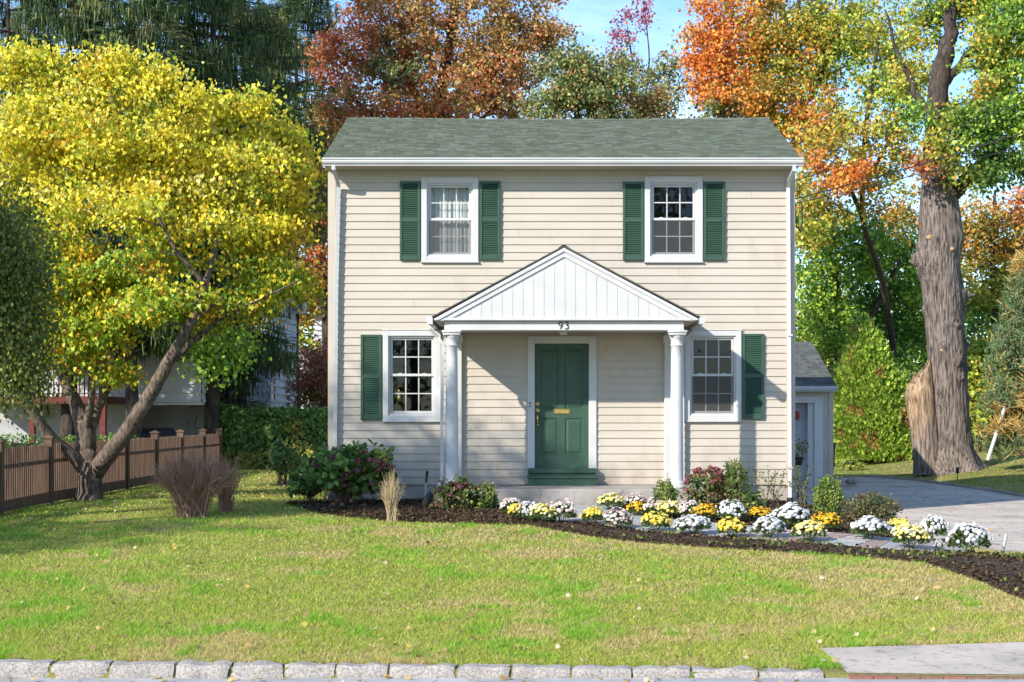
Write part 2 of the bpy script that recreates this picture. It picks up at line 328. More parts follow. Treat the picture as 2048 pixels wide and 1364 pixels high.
# concrete apron by the street, with a brick edge
ap_t = GP([(1640, 1297), (1850, 1291), (2048, 1285), (2400, 1275)]); ap_b = [(2.36, -13.972), (3.2, -13.972), (4.6, -13.972), (9.0, -13.972)]
P_apron = strip('apron', ap_t, ap_b, M['apronmat'], 60, 12, 0.005)
mb = MB(); e0 = resample(ap_b, 40)
for k in range(39):
    a, b_ = e0[k], e0[k+1]; ins = 0.004
    mb.box(a[0]+ins, b_[0]-ins, -14.05, -13.977, -.6, float(g(a[0], -13.8))-.012, (0.24+random.uniform(-.04, .05), 0.12+random.uniform(-.02, .02), 0.085))
o = mb.build('apron_brick_edge', M['slate'], col=True); tag(o, kind='structure')
# street
v = []; f = []
mb = MB(); mb.add([(-300, -24, -0.49), (300, -24, -0.49), (300, -13.99, -0.49), (-300, -13.99, -0.49)], [(0, 1, 2, 3)]); o = mb.build('road', M['road']); tag(o, kind='structure')
# granite kerb: one run of rough blocks
mb = MB(); x = -12.0
while x < 2.15:
    L = random.uniform(0.38, 0.5)
    if x+L > 2.2: L = 2.2-x
    nx_, ny_, nz_ = 10, 4, 4; low = 0.010 if x > 1.45 else 0.0
    zt = float(g(x+L/2, -13.8))+0.015-low; zb = -0.56; y0, y1 = -14.0+random.uniform(-.008, .008), -13.84
    def pt(a, b_, c):
        px_, py_, pz_ = x+0.008+(L-0.016)*a, y0+(y1-y0)*b_, zb+(zt-zb)*c
        e = min(a, 1-a)*L; rnd = 0.006*max(0, 1-e/0.015)
        q = mnoise.noise_vector(Vector((px_*7, py_*7, pz_*9+x)))*0.018+mnoise.noise_vector(Vector((px_*22, py_*22, pz_*22)))*0.008
        return (px_+q.x, py_+q.y+(rnd if b_ < .5 else -rnd)+(0.02*max(0, (c-.8)/.2) if b_ == 0 else 0), pz_+q.z-(rnd if c == 1 else 0))
    for face in range(4):
        if face == 0: idx = [(i_/nx_, 0, k_/nz_) for k_ in range(nz_+1) for i_ in range(nx_+1)]; A, B = nx_, nz_
        elif face == 1: idx = [(i_/nx_, j_/ny_, 1) for j_ in range(ny_+1) for i_ in range(nx_+1)]; A, B = nx_, ny_
        elif face == 2: idx = [(0, 1-j_/ny_, k_/nz_) for k_ in range(nz_+1) for j_ in range(ny_+1)]; A, B = ny_, nz_
        else: idx = [(1, j_/ny_, k_/nz_) for k_ in range(nz_+1) for j_ in range(ny_+1)]; A, B = ny_, nz_
        mb.add([pt(*t) for t in idx], [(k_*(A+1)+i_, k_*(A+1)+i_+1, (k_+1)*(A+1)+i_+1, (k_+1)*(A+1)+i_) for k_ in range(B) for i_ in range(A)])
    x += L
o = mb.build('kerb', M['granite'], smooth=True); tag(o, kind='structure')
# low edging along the right side of the driveway
e = resample(drive_r[:6], 60); mb = MB()
mb.tube([(p[0]+0.05, p[1], float(g(p[0]+.05, p[1]))+0.02) for p in e], 0.06, 4, ph=math.pi/4)
o = mb.build('driveway_edging', M['concrete']); tag(o, kind='structure')
# ------------------------------------------------------------ the house
Z = lambda py: HC+(HY-py)/120.0
X = lambda px: (px-CX)/120.0
XL, XR = -3.3, 4.45
house = thing('house', 'two storey beige clapboard house with dark green shutters, door and white porch', 'house', (0.58, 0, 0))
EAVE_Z = Z(346)
wins = [  # outer trim px: x0,x1,y0,y1, curtain, screen
    (843, 957, 356, 524, True), (1289, 1405, 355, 524, False), (766, 882, 661, 842, False), (1368, 1482, 661, 842, False)]
TR = 0.092
openings = [(X(a)+TR*.6, X(b_)-TR*.6, Z(d_)+TR*.6, Z(c_)-TR*.6) for a, b_, c_, d_, e_ in wins]
openings.append((X(1069)-.03, X(1178)+.03, Z(950), Z(687)+.04))
def siding(mb, x0, x1, z0, z1, ops, ex=0.129, phase=None, y=0.0, d=0.017):
    ph = z0 if phase is None else phase
    cuts = sorted(set([round(t, 4) for t in [z0, z1]+[q for o_ in ops for q in o_[2:4] if z0 < q < z1]]+[round(ph+k*ex, 4) for k in range(-3, 80) if z0 < ph+k*ex < z1]))
    for a, b_ in zip(cuts[:-1], cuts[1:]):
        if b_-a < 1e-4: continue
        mid = (a+b_)/2; segs = [(x0, x1)]; ci = math.floor((mid-ph)/ex)
        for ox0, ox1, oz0, oz1 in ops:
            if oz0 <= mid <= oz1:
                segs = [s_ for (p, q) in segs for s_ in ((p, min(q, ox0)), (max(p, ox1), q)) if s_[1]-s_[0] > 1e-3]
        t0 = y-d*(1-((a-ph)/ex-ci))-.003; t1 = y-d*(1-((b_-ph)/ex-ci))-.003
        if ci >= 0 and (ci*7919+13) % 5 < 2 and x1-x0 > 5:      # butt joint in this course
            jx = x0+.6+((ci*7919) % 613)/613*(x1-x0-1.2); segs = [s_ for (p, q) in segs for s_ in (((p, jx), (jx+.003, q)) if p < jx < q-.01 else ((p, q),))]
        lip = abs(((a-ph)/ex)-round((a-ph)/ex)) < 1e-3
        for p, q in segs:
            mb.add([(p, t0, a), (q, t0, a), (q, t1, b_), (p, t1, b_)], [(0, 1, 2, 3)])
            if lip: mb.add([(p, y-0.002, a+.001), (q, y-0.002, a+.001), (q, t0, a), (p, t0, a)], [(0, 1, 2, 3)])
mb = MB(); siding(mb, XL, XR, Z(969), EAVE_Z+.05, openings)
# side and rear walls, gables
for xx, dx in ((XL, 0), (XR, 0)):
    mb.add([(xx, 0, Z(969)), (xx, 6, Z(969)), (xx, 6, EAVE_Z), (xx, 3, 6.95), (xx, 0, EAVE_Z)], [(0, 1, 2, 3, 4)])
mb.add([(XL, 6, 0.2), (XR, 6, 0.2), (XR, 6, EAVE_Z), (XL, 6, EAVE_Z)], [(0, 3, 2, 1)])
mb.build('wall', M['siding'], house)
mb = MB(); mb.box(XL+.02, XR-.02, 0.012, 5.98, -0.5, Z(969)+.0); mb.build('foundation', M['foundation'], house)
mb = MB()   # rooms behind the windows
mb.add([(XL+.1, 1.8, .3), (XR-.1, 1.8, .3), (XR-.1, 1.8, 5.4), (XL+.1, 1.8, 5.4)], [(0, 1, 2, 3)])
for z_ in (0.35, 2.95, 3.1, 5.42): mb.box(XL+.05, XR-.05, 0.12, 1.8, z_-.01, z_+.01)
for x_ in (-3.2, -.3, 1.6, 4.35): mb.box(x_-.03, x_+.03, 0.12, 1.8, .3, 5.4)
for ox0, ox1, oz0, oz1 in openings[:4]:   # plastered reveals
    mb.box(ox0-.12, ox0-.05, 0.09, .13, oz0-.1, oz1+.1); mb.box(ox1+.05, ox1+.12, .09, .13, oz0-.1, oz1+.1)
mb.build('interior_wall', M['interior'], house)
# corner boards, frieze, soffit
mb = MB()
mb.box(XL-.012, X(672), -0.032, -0.004, 0.2, EAVE_Z); mb.box(XL-.014, XL-.002, -0.03, .12, 0.2, EAVE_Z); mb.build('corner_board', M['siding'], house); mb = MB()
mb.box(X(1572), XR+.012, -0.032, -0.004, Z(969)-.02, EAVE_Z); mb.box(XR+.002, XR+.014, -0.03, .12, Z(969)-.02, EAVE_Z)
mb.build('corner_board', M['siding'], house)
mb = MB(); mb.box(XL-.02, XR+.02, -0.36, 0.0, EAVE_Z+.045, EAVE_Z+.06)
for k in range(78): mb.box(XL+k*.1+.02, XL+k*.1+.03, -0.34, -0.02, EAVE_Z+.041, EAVE_Z+.0455)
mb.build('soffit', M['siding'], house)
# shingled roof planes
def shingles(mb, o, u, s, Lu, Ls, ex=0.125, tabw=0.2, pal=None, sag=0.0, hs=(.009, .017, .023)):
    o = np.array(o, float); u = np.array(u, float); s = np.array(s, float); nrm = np.cross(u, s); nrm /= np.linalg.norm(nrm)
    if nrm[2] < 0: nrm = -nrm
    rows = int(round(Ls/ex)); ex = Ls/rows
    for r_ in range(rows):
        x = -random.uniform(0, tabw); thick = 0.0
        while x < Lu:
            w = tabw*random.uniform(0.45, 1.1); a = max(x, 0); b_ = min(x+w-0.004, Lu)
            if b_-a > 0.01:
                h = random.choice(hs); s0 = r_*ex-random.uniform(0, .004); s1 = (r_+1)*ex+0.01
                sg = lambda t, ss: -sag*math.sin(math.pi*t/Lu)*(ss/Ls)
                P = lambda t, ss, hh: o+u*t+s*ss+nrm*hh+np.array([0, 0, sg(t, ss)])
                c = np.array(random.choice(pal))*random.uniform(0.94, 1.06)
                mb.add([P(a, s0, h), P(b_, s0, h), P(b_, s1, .002), P(a, s1, .002), P(a, s0, 0), P(b_, s0, 0)], [(0, 1, 2, 3), (4, 5, 1, 0), (0, 3, 4), (1, 5, 2)], tuple(c))
            x += w
GRP = [(0.128, 0.148, 0.106), (0.139, 0.160, 0.114), (0.147, 0.166, 0.121), (0.133, 0.149, 0.114), (0.152, 0.171, 0.124), (0.120, 0.142, 0.102)]
y_e, z_e, z_r = -0.42, Z(346)+.165, 6.98
sl = np.array([0, 3.0-y_e, z_r-z_e]); Ls = np.linalg.norm(sl); sl /= Ls
mb = MB(); RX0, RX1 = XL-.05, XR+.05
shingles(mb, (RX0, y_e, z_e), (1, 0, 0), sl, RX1-RX0, Ls, 0.128, 0.2, GRP, sag=0.03)
mb.add([(RX0, y_e, z_e-.004), (RX1, y_e, z_e-.004), (RX1, 3, z_r-.045), (RX0, 3, z_r-.045), (RX0, 6.42, z_e), (RX1, 6.42, z_e)], [(0, 1, 2, 3), (3, 2, 5, 4)], (.15, .17, .14))
x = RX0
while x < RX1:      # ridge caps
    w = 0.2; sg = 0.03*math.sin(math.pi*(x-RX0)/(RX1-RX0)); zz = z_r-sg+.012; xe = min(x+w, RX1); c = tuple(np.array(random.choice(GRP))*random.uniform(.85, 1.1))
    mb.add([(x, 2.86, zz-.075), (xe, 2.86, zz-.065), (xe, 3, zz+.012), (x, 3, zz), (x, 3.15, zz-.08), (xe, 3.15, zz-.07)], [(0, 1, 2, 3), (3, 2, 5, 4)], c); x += w
mb.build('roof', M['shingle'], house, col=True)
mb = MB()           # rake boards under the gable ends
for xx in (RX0+.01, RX1-.04):
    for ya, yb in ((y_e, 3.0), (6.42, 3.0)):
        mb.add([(xx+q, ya, z_e-h-.006) for q in (0, .03) for h in (0, .14)]+[(xx+q, yb, z_r-h-.05) for q in (0, .03) for h in (0, .14)],
               [(0, 1, 5, 4), (2, 6, 7, 3), (0, 4, 6, 2), (1, 3, 7, 5), (0, 2, 3, 1), (4, 5, 7, 6)])
mb.build('rake_board', M['white'], house)
def gutter_prof(y, z, s=1.0):
    return [(y-.00, z), (y-.115*s, z), (y-.122*s, z-.008), (y-.122*s, z-.022), (y-.106*s, z-.03), (y-.112*s, z-.055), (y-.10*s, z-.085), (y-.075*s, z-.105), (y-.07*s, z-.125), (y, z-.125)]
mb = MB(); mb.prism_x(gutter_prof(-.362, Z(346)+.175), XL-.055, XR+.075); mb.build('gutter', M['aluminium'], house)

def downspout(pts, w=.06, name='downspout', strapz=()):
    mb = MB(); pts = [np.array(p, float) for p in pts]
    mb.tube(pts, w*.72, 4, ph=math.pi/4, flat=.8)
    for z_ in strapz:
        p = pts[-2] if False else None
        xs = [q for q in pts if True]
        mb.box(pts[-1][0]-w*.62, pts[-1][0]+w*.62, pts[-1][1]-.045, pts[-1][1]+.05, z_, z_+.03)
    return mb.build(name, M['aluminium'], house)
zt = Z(346)+.06
xa = X(677)
downspout([(xa-.03, -.42, zt), (xa-.03, -.42, zt-.06), (xa+.01, -.2, zt-.22), (xa+.01, -.085, zt-.30), (xa-.03, -.085, 3.5), (xa-.055, -.085, .25)], strapz=(0.5,))
xb = X(1577)
downspout([(xb+.02, -.42, zt), (xb+.02, -.42, zt-.08), (xb-.02, -.2, zt-.22), (xb-.02, -.085, zt-.32), (xb-.005, -.085, 2.8), (xb+.01, -.085, .06)], strapz=(2.75, 0.55))
mb = MB(); mb.tube([(xb+.01, -.085, .07), (xb+.01, -.085, -.06), (xb+.01, -.1, -.14)], .055, 8); mb.build('drain_boot', M['plastic'], house)

# windows
def ring(mb, x0, x1, z0, z1, w, y0, y1, wb=None, wt=None):
    wb = wb or w; wt = wt or w
    mb.bbox(x0, x0+w, y0, y1, z0, z1, .004); mb.bbox(x1-w, x1, y0, y1, z0, z1, .004)
    mb.bbox(x0+w, x1-w, y0+.0015, y1, z0, z0+wb, .004); mb.bbox(x0+w, x1-w, y0+.0015, y1, z1-wt, z1, .004)
for wi, (a, b_, c_, d_, cur) in enumerate(wins):
    x0, x1, z0, z1 = X(a), X(b_), Z(d_), Z(c_)
    mb = MB(); ring(mb, x0, x1, z0, z1, TR, -.05, -.002)
    mb.bbox(x0-.012, x1+.012, -.06, -.03, z1, z1+.014, .004)
    mb.bbox(x0-.012, x1+.012, -.065, -.02, z0-.016, z0, .004)
    wo = mb.build('window', M['white'], house)
    i0, i1, k0, k1 = x0+TR, x1-TR, z0+TR*.95, z1-TR
    mb = MB(); ring(mb, i0-.002, i1+.002, k0-.002, k1+.002, .032, -.02, .10, wb=.04); mb.build('frame', M['aluminium'], wo)
    j0, j1 = i0+.03, i1-.03; kb, kt = k0+.038, k1-.03; mid = (kb+kt)/2+.01
    for up_ in (1, 0):
        y = .015 if up_ else .045; zz0, zz1 = (mid-.02, kt) if up_ else (kb, mid+.022)
        mb = MB(); ring(mb, j0+.001, j1-.001, zz0, zz1, .036, y, y+.03, wb=.042)
        so = mb.build('sash', M['white'], wo)
        p0, p1, q0, q1 = j0+.036, j1-.036, zz0+.04, zz1-.036
        mb = MB()
        for t in (1/3, 2/3): mb.box(p0+(p1-p0)*t-.009, p0+(p1-p0)*t+.009, y+.008, y+.0145, q0, q1)
        mb.box(p0, p1, y+.0085, y+.014, (q0+q1)/2-.009, (q0+q1)/2+.009); mb.build('muntin', M['white'], wo)
        mb = MB(); mb.add([(p0, y+.017, q0), (p1, y+.017, q0), (p1, y+.017, q1), (p0, y+.017, q1)], [(0, 1, 2, 3)]); mb.build('pane', M['glass'], wo)
        if not up_:
            mb = MB(); mb.add([(j0+.004, .008, zz0+.006), (j1-.004, .008, zz0+.006), (j1-.004, .008, zz1-.045), (j0+.004, .008, zz1-.045)], [(0, 1, 2, 3)])
            if wi != 2: mb.build('screen', M['screen'], wo)
            for t in (.22, .78): mb = MB(); mb.box(j0+(j1-j0)*t-.028, j0+(j1-j0)*t+.028, .02, .045, zz1, zz1+.012); mb.build('sash_lock', M['white'], wo)
    if cur:
        vv = []; n_ = 90
        for k in range(n_+1):
            t = k/n_; xx = i0+.03+(i1-i0-.06)*t; yy = .15+.010*math.sin(t*62+math.sin(t*9)*2)+.003*math.sin(t*131)
            vv += [(xx, yy, k0), (xx, yy, k1-.05)]
        mesh_obj('curtain', vv, [(2*k, 2*k+2, 2*k+3, 2*k+1) for k in range(n_)], M['curtain'], wo, smooth=True)
    elif wi > 0:
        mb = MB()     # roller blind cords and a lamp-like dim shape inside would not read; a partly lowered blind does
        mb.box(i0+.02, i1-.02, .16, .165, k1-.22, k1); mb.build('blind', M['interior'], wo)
# little golden figure hanging in the lower left window
mb = MB(); ox, oz = X(797), Z(788)
mb.lathe([(.0, oz-.13), (.045, oz-.12), (.03, oz-.04), (.012, oz+.03), (.022, oz+.05), (.0, oz+.09)], ox, .1, 10)
mb.tube([(ox-.05, .1, oz+.04), (ox, .1, oz+.0), (ox+.05, .1, oz+.05)], .012, 6)
o = mb.build('window_ornament', M['brass'], smooth=True, loc=(ox, .1, oz)); tag(o, 'small golden figure hanging inside the lower left window', 'ornament')

# shutters
for a, b_, c_, d_ in ((800, 841, 363, 521), (959.5, 1001, 363, 520), (1245.5, 1287, 364, 521), (1407, 1449, 364, 521), (722, 764, 669.5, 840), (1484.5, 1527, 668, 838.5)):
    x0, x1, z0, z1 = X(a), X(b_), Z(d_), Z(c_); mb = MB(); y0, y1 = -.062, -.022
    st = .045; mb.bbox(x0, x0+st, y0, y1, z0, z1, .004); mb.bbox(x1-st, x1, y0, y1, z0, z1, .004)
    zm = z0+(z1-z0)*.51; rails = [(z0, z0+.085), (zm-.035, zm+.035), (z1-.045, z1)]
    for r0, r1 in rails: mb.bbox(x0+st, x1-st, y0+.003, y1, r0, r1, .004)
    mb.box(x0+st, x1-st, y1-.012, y1-.002, z0+.05, z1-.03)
    for lo_, hi_ in ((rails[0][1], rails[1][0]), (rails[1][1], rails[2][0])):
        n_ = int(round((hi_-lo_)/.031)); s_ = (hi_-lo_)/n_
        for k in range(n_):
            zb = lo_+k*s_; mb.add([(x0+st, y0+.007, zb+.003), (x1-st, y0+.007, zb+.003), (x1-st, y1-.013, zb+s_*1.02), (x0+st, y1-.013, zb+s_*1.02), (x0+st, y0+.013, zb-.002), (x1-st, y0+.013, zb-.002)],
                                       [(0, 1, 2, 3), (4, 5, 1, 0)])
    mb.build('shutter', M['green'], house)

# door with four panels
dx0, dx1, dz0, dz1 = X(1069), X(1178), Z(936), Z(687)
mb = MB(); fx0, fx1, ft = X(1055), X(1193), Z(672)
mb.bbox(fx0, dx0+.004, -.045, .06, .29, ft, .005); mb.bbox(dx1-.004, fx1, -.045, .06, .29, ft, .005); mb.bbox(dx0+.004, dx1-.004, -.0435, .06, dz1, ft, .005)
mb.build('door_frame', M['white'], house)
mb = MB(); w = dx1-dx0; cols = [(dx0+.10, dx0+w*.44), (dx0+w*.56, dx1-.10)]; rows = [(dz0+.22, dz0+.83), (dz0+.98, dz1-.09)]
yd = .035
def rect_hole_panel(mb, x0, x1, z0, z1, cols, rows, y):
    xs = [x0]+[q for c in cols for q in c]+[x1]; zs = [z0]+[q for r_ in rows for q in r_]+[z1]
    for i in range(len(xs)-1):
        for k in range(len(zs)-1):
            hole = (i % 2 == 1 and k % 2 == 1)
            if not hole: mb.add([(xs[i], y, zs[k]), (xs[i+1], y, zs[k]), (xs[i+1], y, zs[k+1]), (xs[i], y, zs[k+1])], [(0, 1, 2, 3)])
            else:
                a, b_, c, d_ = xs[i], xs[i+1], zs[k], zs[k+1]; q = 0; prev = (a, b_, c, d_, y)
                for (ins, yy) in ((.012, y+.014), (.03, y+.014), (.055, y+.004)):
                    cur_ = (a+ins, b_-ins, c+ins, d_-ins, yy)
                    A = [(prev[0], prev[4], prev[2]), (prev[1], prev[4], prev[2]), (prev[1], prev[4], prev[3]), (prev[0], prev[4], prev[3])]
                    B = [(cur_[0], cur_[4], cur_[2]), (cur_[1], cur_[4], cur_[2]), (cur_[1], cur_[4], cur_[3]), (cur_[0], cur_[4], cur_[3])]
                    mb.add(A+B, [(j, (j+1) % 4, 4+(j+1) % 4, 4+j) for j in range(4)]); prev = cur_
                mb.add(B, [(0, 1, 2, 3)])
rect_hole_panel(mb, dx0, dx1, dz0-.02, dz1, cols, rows, yd)
mb.box(dx0-.02, dx1+.02, yd+.02, yd+.05, dz0-.1, dz1+.02)
door = mb.build('door', M['green'], house)
hx = dx0+.05
mb = MB()
for zz, r_, nm in ((Z(808), .034, 'deadbolt'), (Z(821), .036, 'door_knob')):
    mb = MB(); mb.tube([(hx, yd, zz), (hx, yd-.012, zz), (hx, yd-.014, zz)], [r_, r_, r_*.7], 16); mb.tube([(hx, yd-.01, zz), (hx, yd-.035, zz)], [.018, .022], 12); mb.build(nm, M['brass'], door, smooth=True)
mb = MB()
mb.tube([(hx, yd-.01, Z(828)), (hx, yd-.05, Z(830)), (hx, yd-.06, Z(836)), (hx, yd-.05, Z(845)), (hx, yd-.01, Z(848))], [.012, .014, .011, .014, .016], 10)
mb.tube([(hx, yd, Z(849)), (hx, yd-.02, Z(849))], [.026, .02], 14)
mb.build('thumb_handle', M['brass'], door, smooth=True)
mb = MB(); ring(mb, X(1107), X(1139.5), Z(827.5), Z(817.5), .016, yd-.014, yd+.002); mb.box(X(1110), X(1137), yd-.004, yd+.002, Z(826), Z(819)); mb.build('mail_slot', M['brass'], door)
# steps in front of the door
mb = MB(); PZ = Z(970)
mb.bbox(X(1055.5), X(1192), -.16, .05, Z(946), Z(936), .008); mb.bbox(X(1057), X(1190), -.13, .05, Z(951), Z(946), .004)
mb.bbox(X(1054.5), X(1193.5), -.30, -.001, Z(956), Z(949.5), .008); mb.bbox(X(1056), X(1192), -.28, -.002, PZ-.01, Z(956), .004)
mb.build('door_step', M['green'], house)
mb = MB(); mb.bbox(X(1057.5), X(1062.5), -.062, -.04, Z(816), Z(803), .003); db = mb.build('doorbell', M['steel'], house)
mb = MB(); mb.bbox(X(1058.5), X(1061.5), -.066, -.06, Z(814), Z(811), .001); mb.bbox(X(1058.5), X(1061.5), -.066, -.06, Z(808), Z(804.5), .001); mb.build('button', M['black'], db)

# porch
yF = -1.40                   # face of the pediment
def PXZ(px, py, y=yF): p = W(px, py, D+y); return p[0], p[2]
ax, az = PXZ(1128, 492); lx, lz = PXZ(868, 634); rx, rz = PXZ(1396, 634); ez = lz
mb = MB()                    # roof deck with shingles on both slopes
for (ex_, sgn) in ((lx-.03, 1), (rx+.03, -1)):
    s_ = np.array([ax-ex_, 0, az-ez+.0]); L_ = np.linalg.norm(s_); s_ /= L_
    shingles(mb, (ex_, yF-.035, ez+.004), (0, 1, 0), s_, 1.39, L_, .13, .2, GRP, hs=(.003, .006, .008))
    mb.add([(ex_, yF-.03, ez-.012), (ex_, 0, ez-.012), (ax, 0, az-.012), (ax, yF-.03, az-.012), (ex_, yF-.03, ez+.004), (ex_, 0, ez+.004), (ax, 0, az+.004), (ax, yF-.03, az+.004)],
           [(0, 1, 2, 3), (4, 7, 6, 5), (0, 3, 7, 4), (0, 4, 5, 1)], (.13, .14, .13))
mb.add([(ax-.09, yF-.038, az-.032), (ax, yF-.038, az+.024), (ax+.09, yF-.038, az-.032), (ax-.09, 0, az-.032), (ax, 0, az+.024), (ax+.09, 0, az-.032)], [(0, 1, 4, 3), (1, 2, 5, 4)], (.1, .11, .1))
mb.build('porch_roof', M['shingle'], house, col=True)
mb = MB(); tw = .17; sl_ = (az-ez)/(ax-lx); sr_ = (az-ez)/(rx-ax)
for (e_, s_) in ((lx, sl_), (rx, sr_)):    # rake trim: two stepped boards
    k = 1 if e_ < ax else -1
    for (y0, y1, t0, t1) in ((yF-.02, yF+.03, .028, .085), (yF, yF+.03, .085, tw)):
        zl = ez-.05; q = [(e_, zl)]
        q += [(e_, ez-t0)] if t0 < .05 else [(e_+k*(t0-.05)/s_, zl)]
        if t0 >= .05: q = q[1:]
        q += [(ax, az-t0), (ax, az-t1), (e_+k*(t1-.05)/s_, zl)]
        if k < 0: q = q[::-1]
        mb.prism_y(q, y0, y1)
mb.build('rake_trim', M['white'], house)
mb = MB(); zb = PXZ(0, 638)[1]; iz = az-tw+.02
x_ = lx+.1; n_ = 0; pitch = .165
def topz(x): return (ez+(x-lx)*sl_ if x < ax else ez+(rx-x)*sr_)-.1
xs = np.arange(ax-12*pitch+.02, rx, pitch)
for xx in xs:
    a, b_ = max(xx+.004, lx+.25), min(xx+pitch-.004, rx-.25)
    if b_-a < .02: continue
    pts = [(a, zb), (b_, zb), (b_, topz(b_))]
    if a < ax < b_: pts.append((ax, topz(ax)))
    pts.append((a, topz(a))); mb.prism_y(pts, yF+.022, yF+.05)
mb.prism_y([(lx+.2, zb), (rx-.2, zb), (ax, topz(ax))], yF+.028, yF+.06)
mb.build('pediment', M['white'], house)
bt, bb = PXZ(0, 641)[1], PXZ(0, 661, yF+.1)[1]; bx0, bx1 = PXZ(888, 0)[0], PXZ(1369, 0)[0]
mb = MB(); mb.bbox(bx0-.1, bx1+.1, yF-.002, yF+.08, bt-.0, zb+.02, .006)
mb.prism_y([(lx, ez-.03), (lx+.02, bt), (bx0, bt), (bx0, bt+.03), (lx+.22, zb+.03), (lx+.1, ez-.02)], yF-.004, yF+.03)
mb.prism_y([(rx, ez-.03), (rx-.1, ez-.02), (rx-.22, zb+.03), (bx1, bt+.03), (bx1, bt), (rx-.02, bt)], yF-.004, yF+.03)
mb.build('cornice', M['white'], house)
mb = MB(); mb.bbox(bx0, bx1, yF+.07, yF+.27, bb, bt-.002, .006); mb.box(bx0+.002, bx0+.2, yF+.272, -.02, bb+.002, bt-.004); mb.box(bx1-.2, bx1-.002, yF+.272, -.02, bb+.002, bt-.004); mb.build('beam', M['white'], house)
mb = MB(); mb.box(bx0+.2, bx1-.2, yF+.27, -.02, bb+.03, bb+.045); mb.box(lx+.02, bx0, yF+.03, -.02, bt-.016, bt-.002); mb.box(bx1, rx-.02, yF+.03, -.02, bt-.016, bt-.002); mb.build('porch_ceiling', M['siding'], house)
mb = MB(); mb.bbox(ax-.06, ax+.06, -1.1, -.98, bb-.055, bb+.03, .004); mb.build('porch_light', M['white'], house)
# house number on the beam: 93
mb = MB(); yn = yF+.062
def stroke(pts, cx, cz, h, r_=.0075):
    P = [(cx+a*h, yn, cz+b_*h) for a, b_ in pts]; mb.tube(P, r_, 6)
h_ = .108; zc = PXZ(0, 657.5, yF+.07)[1]
nx = PXZ(1121.5, 0)[0]
stroke([(.30+.26*math.cos(t)*1.0, .72+.26*math.sin(t)) for t in np.linspace(-.1, 2*math.pi-.1, 16)], nx-.035, zc, h_)
stroke([(.56, .72), (.54, .5), (.42, .25), (.22, .02)], nx-.035, zc, h_, .0078)
nx = PXZ(1134, 0)[0]
stroke([(.08, .9), (.25, 1.0), (.45, .95), (.5, .78), (.4, .63), (.22, .55)], nx-.035, zc, h_)
stroke([(.22, .55), (.45, .5), (.56, .32), (.48, .1), (.25, -.02), (.04, .04)], nx-.035, zc, h_)
mb.build('house_number', M['black'], house)
# gutters of the porch run front to back
for xx, k in ((lx-.02, -1), (rx+.02, 1)):
    pr = [(xx+k*(-(y_)), z_) for y_, z_ in gutter_prof(0, ez+.012, 1.0)]
    mb = MB(); mb.prism_y(pr if k > 0 else pr[::-1], yF-.03, -.02); mb.build('gutter', M['aluminium'], house)
# porch downspouts
zc = ez-.11
a1 = X(888)
downspout([(lx-.07, yF+.06, zc), (lx-.07, yF+.06, zc-.07), (lx+.05, yF+.13, zc-.2), (lx+.13, yF+.13, zc-.3), (lx+.12, yF+.13, 1.6), (lx+.115, yF+.13, .42), (lx+.06, yF+.08, .3), (lx-.04, yF-.02, .2)], .05)
mb = MB(); mb.tube([(lx-.03, yF-.01, .21), (lx-.11, yF-.08, .12), (lx-.15, yF-.13, -.02)], [.055, .06, .06], 10); mb.build('drain_hose', M['plastic'], house)
downspout([(rx+.07, -.1, zc), (rx+.07, -.1, zc-.05), (rx-.0, -.1, zc-.12), (rx-.1, -.1, zc-.2), (rx-.11, -.1, zc-.3), (rx-.11, -.1, .3)], .05)
# columns and pilasters
def column(cx, cy, z0, z1, R=.102):
    prof = [(R*1.42, z0), (R*1.42, z0+.05), (R*1.3, z0+.055), (R*1.36, z0+.085), (R*1.25, z0+.11), (R*1.1, z0+.12), (R*1.08, z0+.14)]
    for t in np.linspace(0, 1, 12): prof.append((R*(1.04-.16*t**1.4), z0+.15+(z1-z0-.4)*t))
    zt_ = z0+.15+(z1-z0-.4)
    prof += [(R*.98, zt_+.01), (R*1.0, zt_+.022), (R*.9, zt_+.035), (R*.9, zt_+.1), (R*1.0, zt_+.12), (R*1.2, zt_+.16), (R*1.22, zt_+.175)]
    mb = MB(); mb.lathe(prof, cx, cy, 40); q = R*1.33
    mb.bbox(cx-q, cx+q, cy-q, cy+q, zt_+.175, z1-.035, .004); mb.bbox(cx-q-.015, cx+q+.015, cy-q-.015, cy+q+.015, z1-.035, z1, .004)
    o = mb.build('column', M['white'], house); me = o.data
    sm = np.array([len(p.vertices) == 4 and abs(p.normal.z) < .5 and p.index < len(prof)*40 for p in me.polygons]); me.polygons.foreach_set('use_smooth', sm); return o
cy = yF+.17; cR = PXZ(1353.5, 0, cy)[0]; cL = PXZ(903.5, 0, cy)[0]
column(cL, cy, PZ, bb); column(cR, cy, PZ, bb)
mb = MB()
for a in (X(1328), X(900)):
    mb.bbox(a, a+.2, -.10, -.005, PZ, bb+.02, .005); mb.bbox(a-.02, a+.22, -.13, -.006, PZ, PZ+.12, .01); mb.bbox(a-.02, a+.22, -.12, -.006, bb-.14, bb-.001, .006); mb.bbox(a-.01, a+.21, -.11, -.006, bb-.26, bb-.24, .004)
    mb.build('pilaster', M['white'], house); mb = MB()
mb = MB(); mb.bbox(X(893)-.12, X(1372)+.03, yF-.1, -.001, -.3, PZ, .012); mb.build('porch_slab', M['concrete'], house)

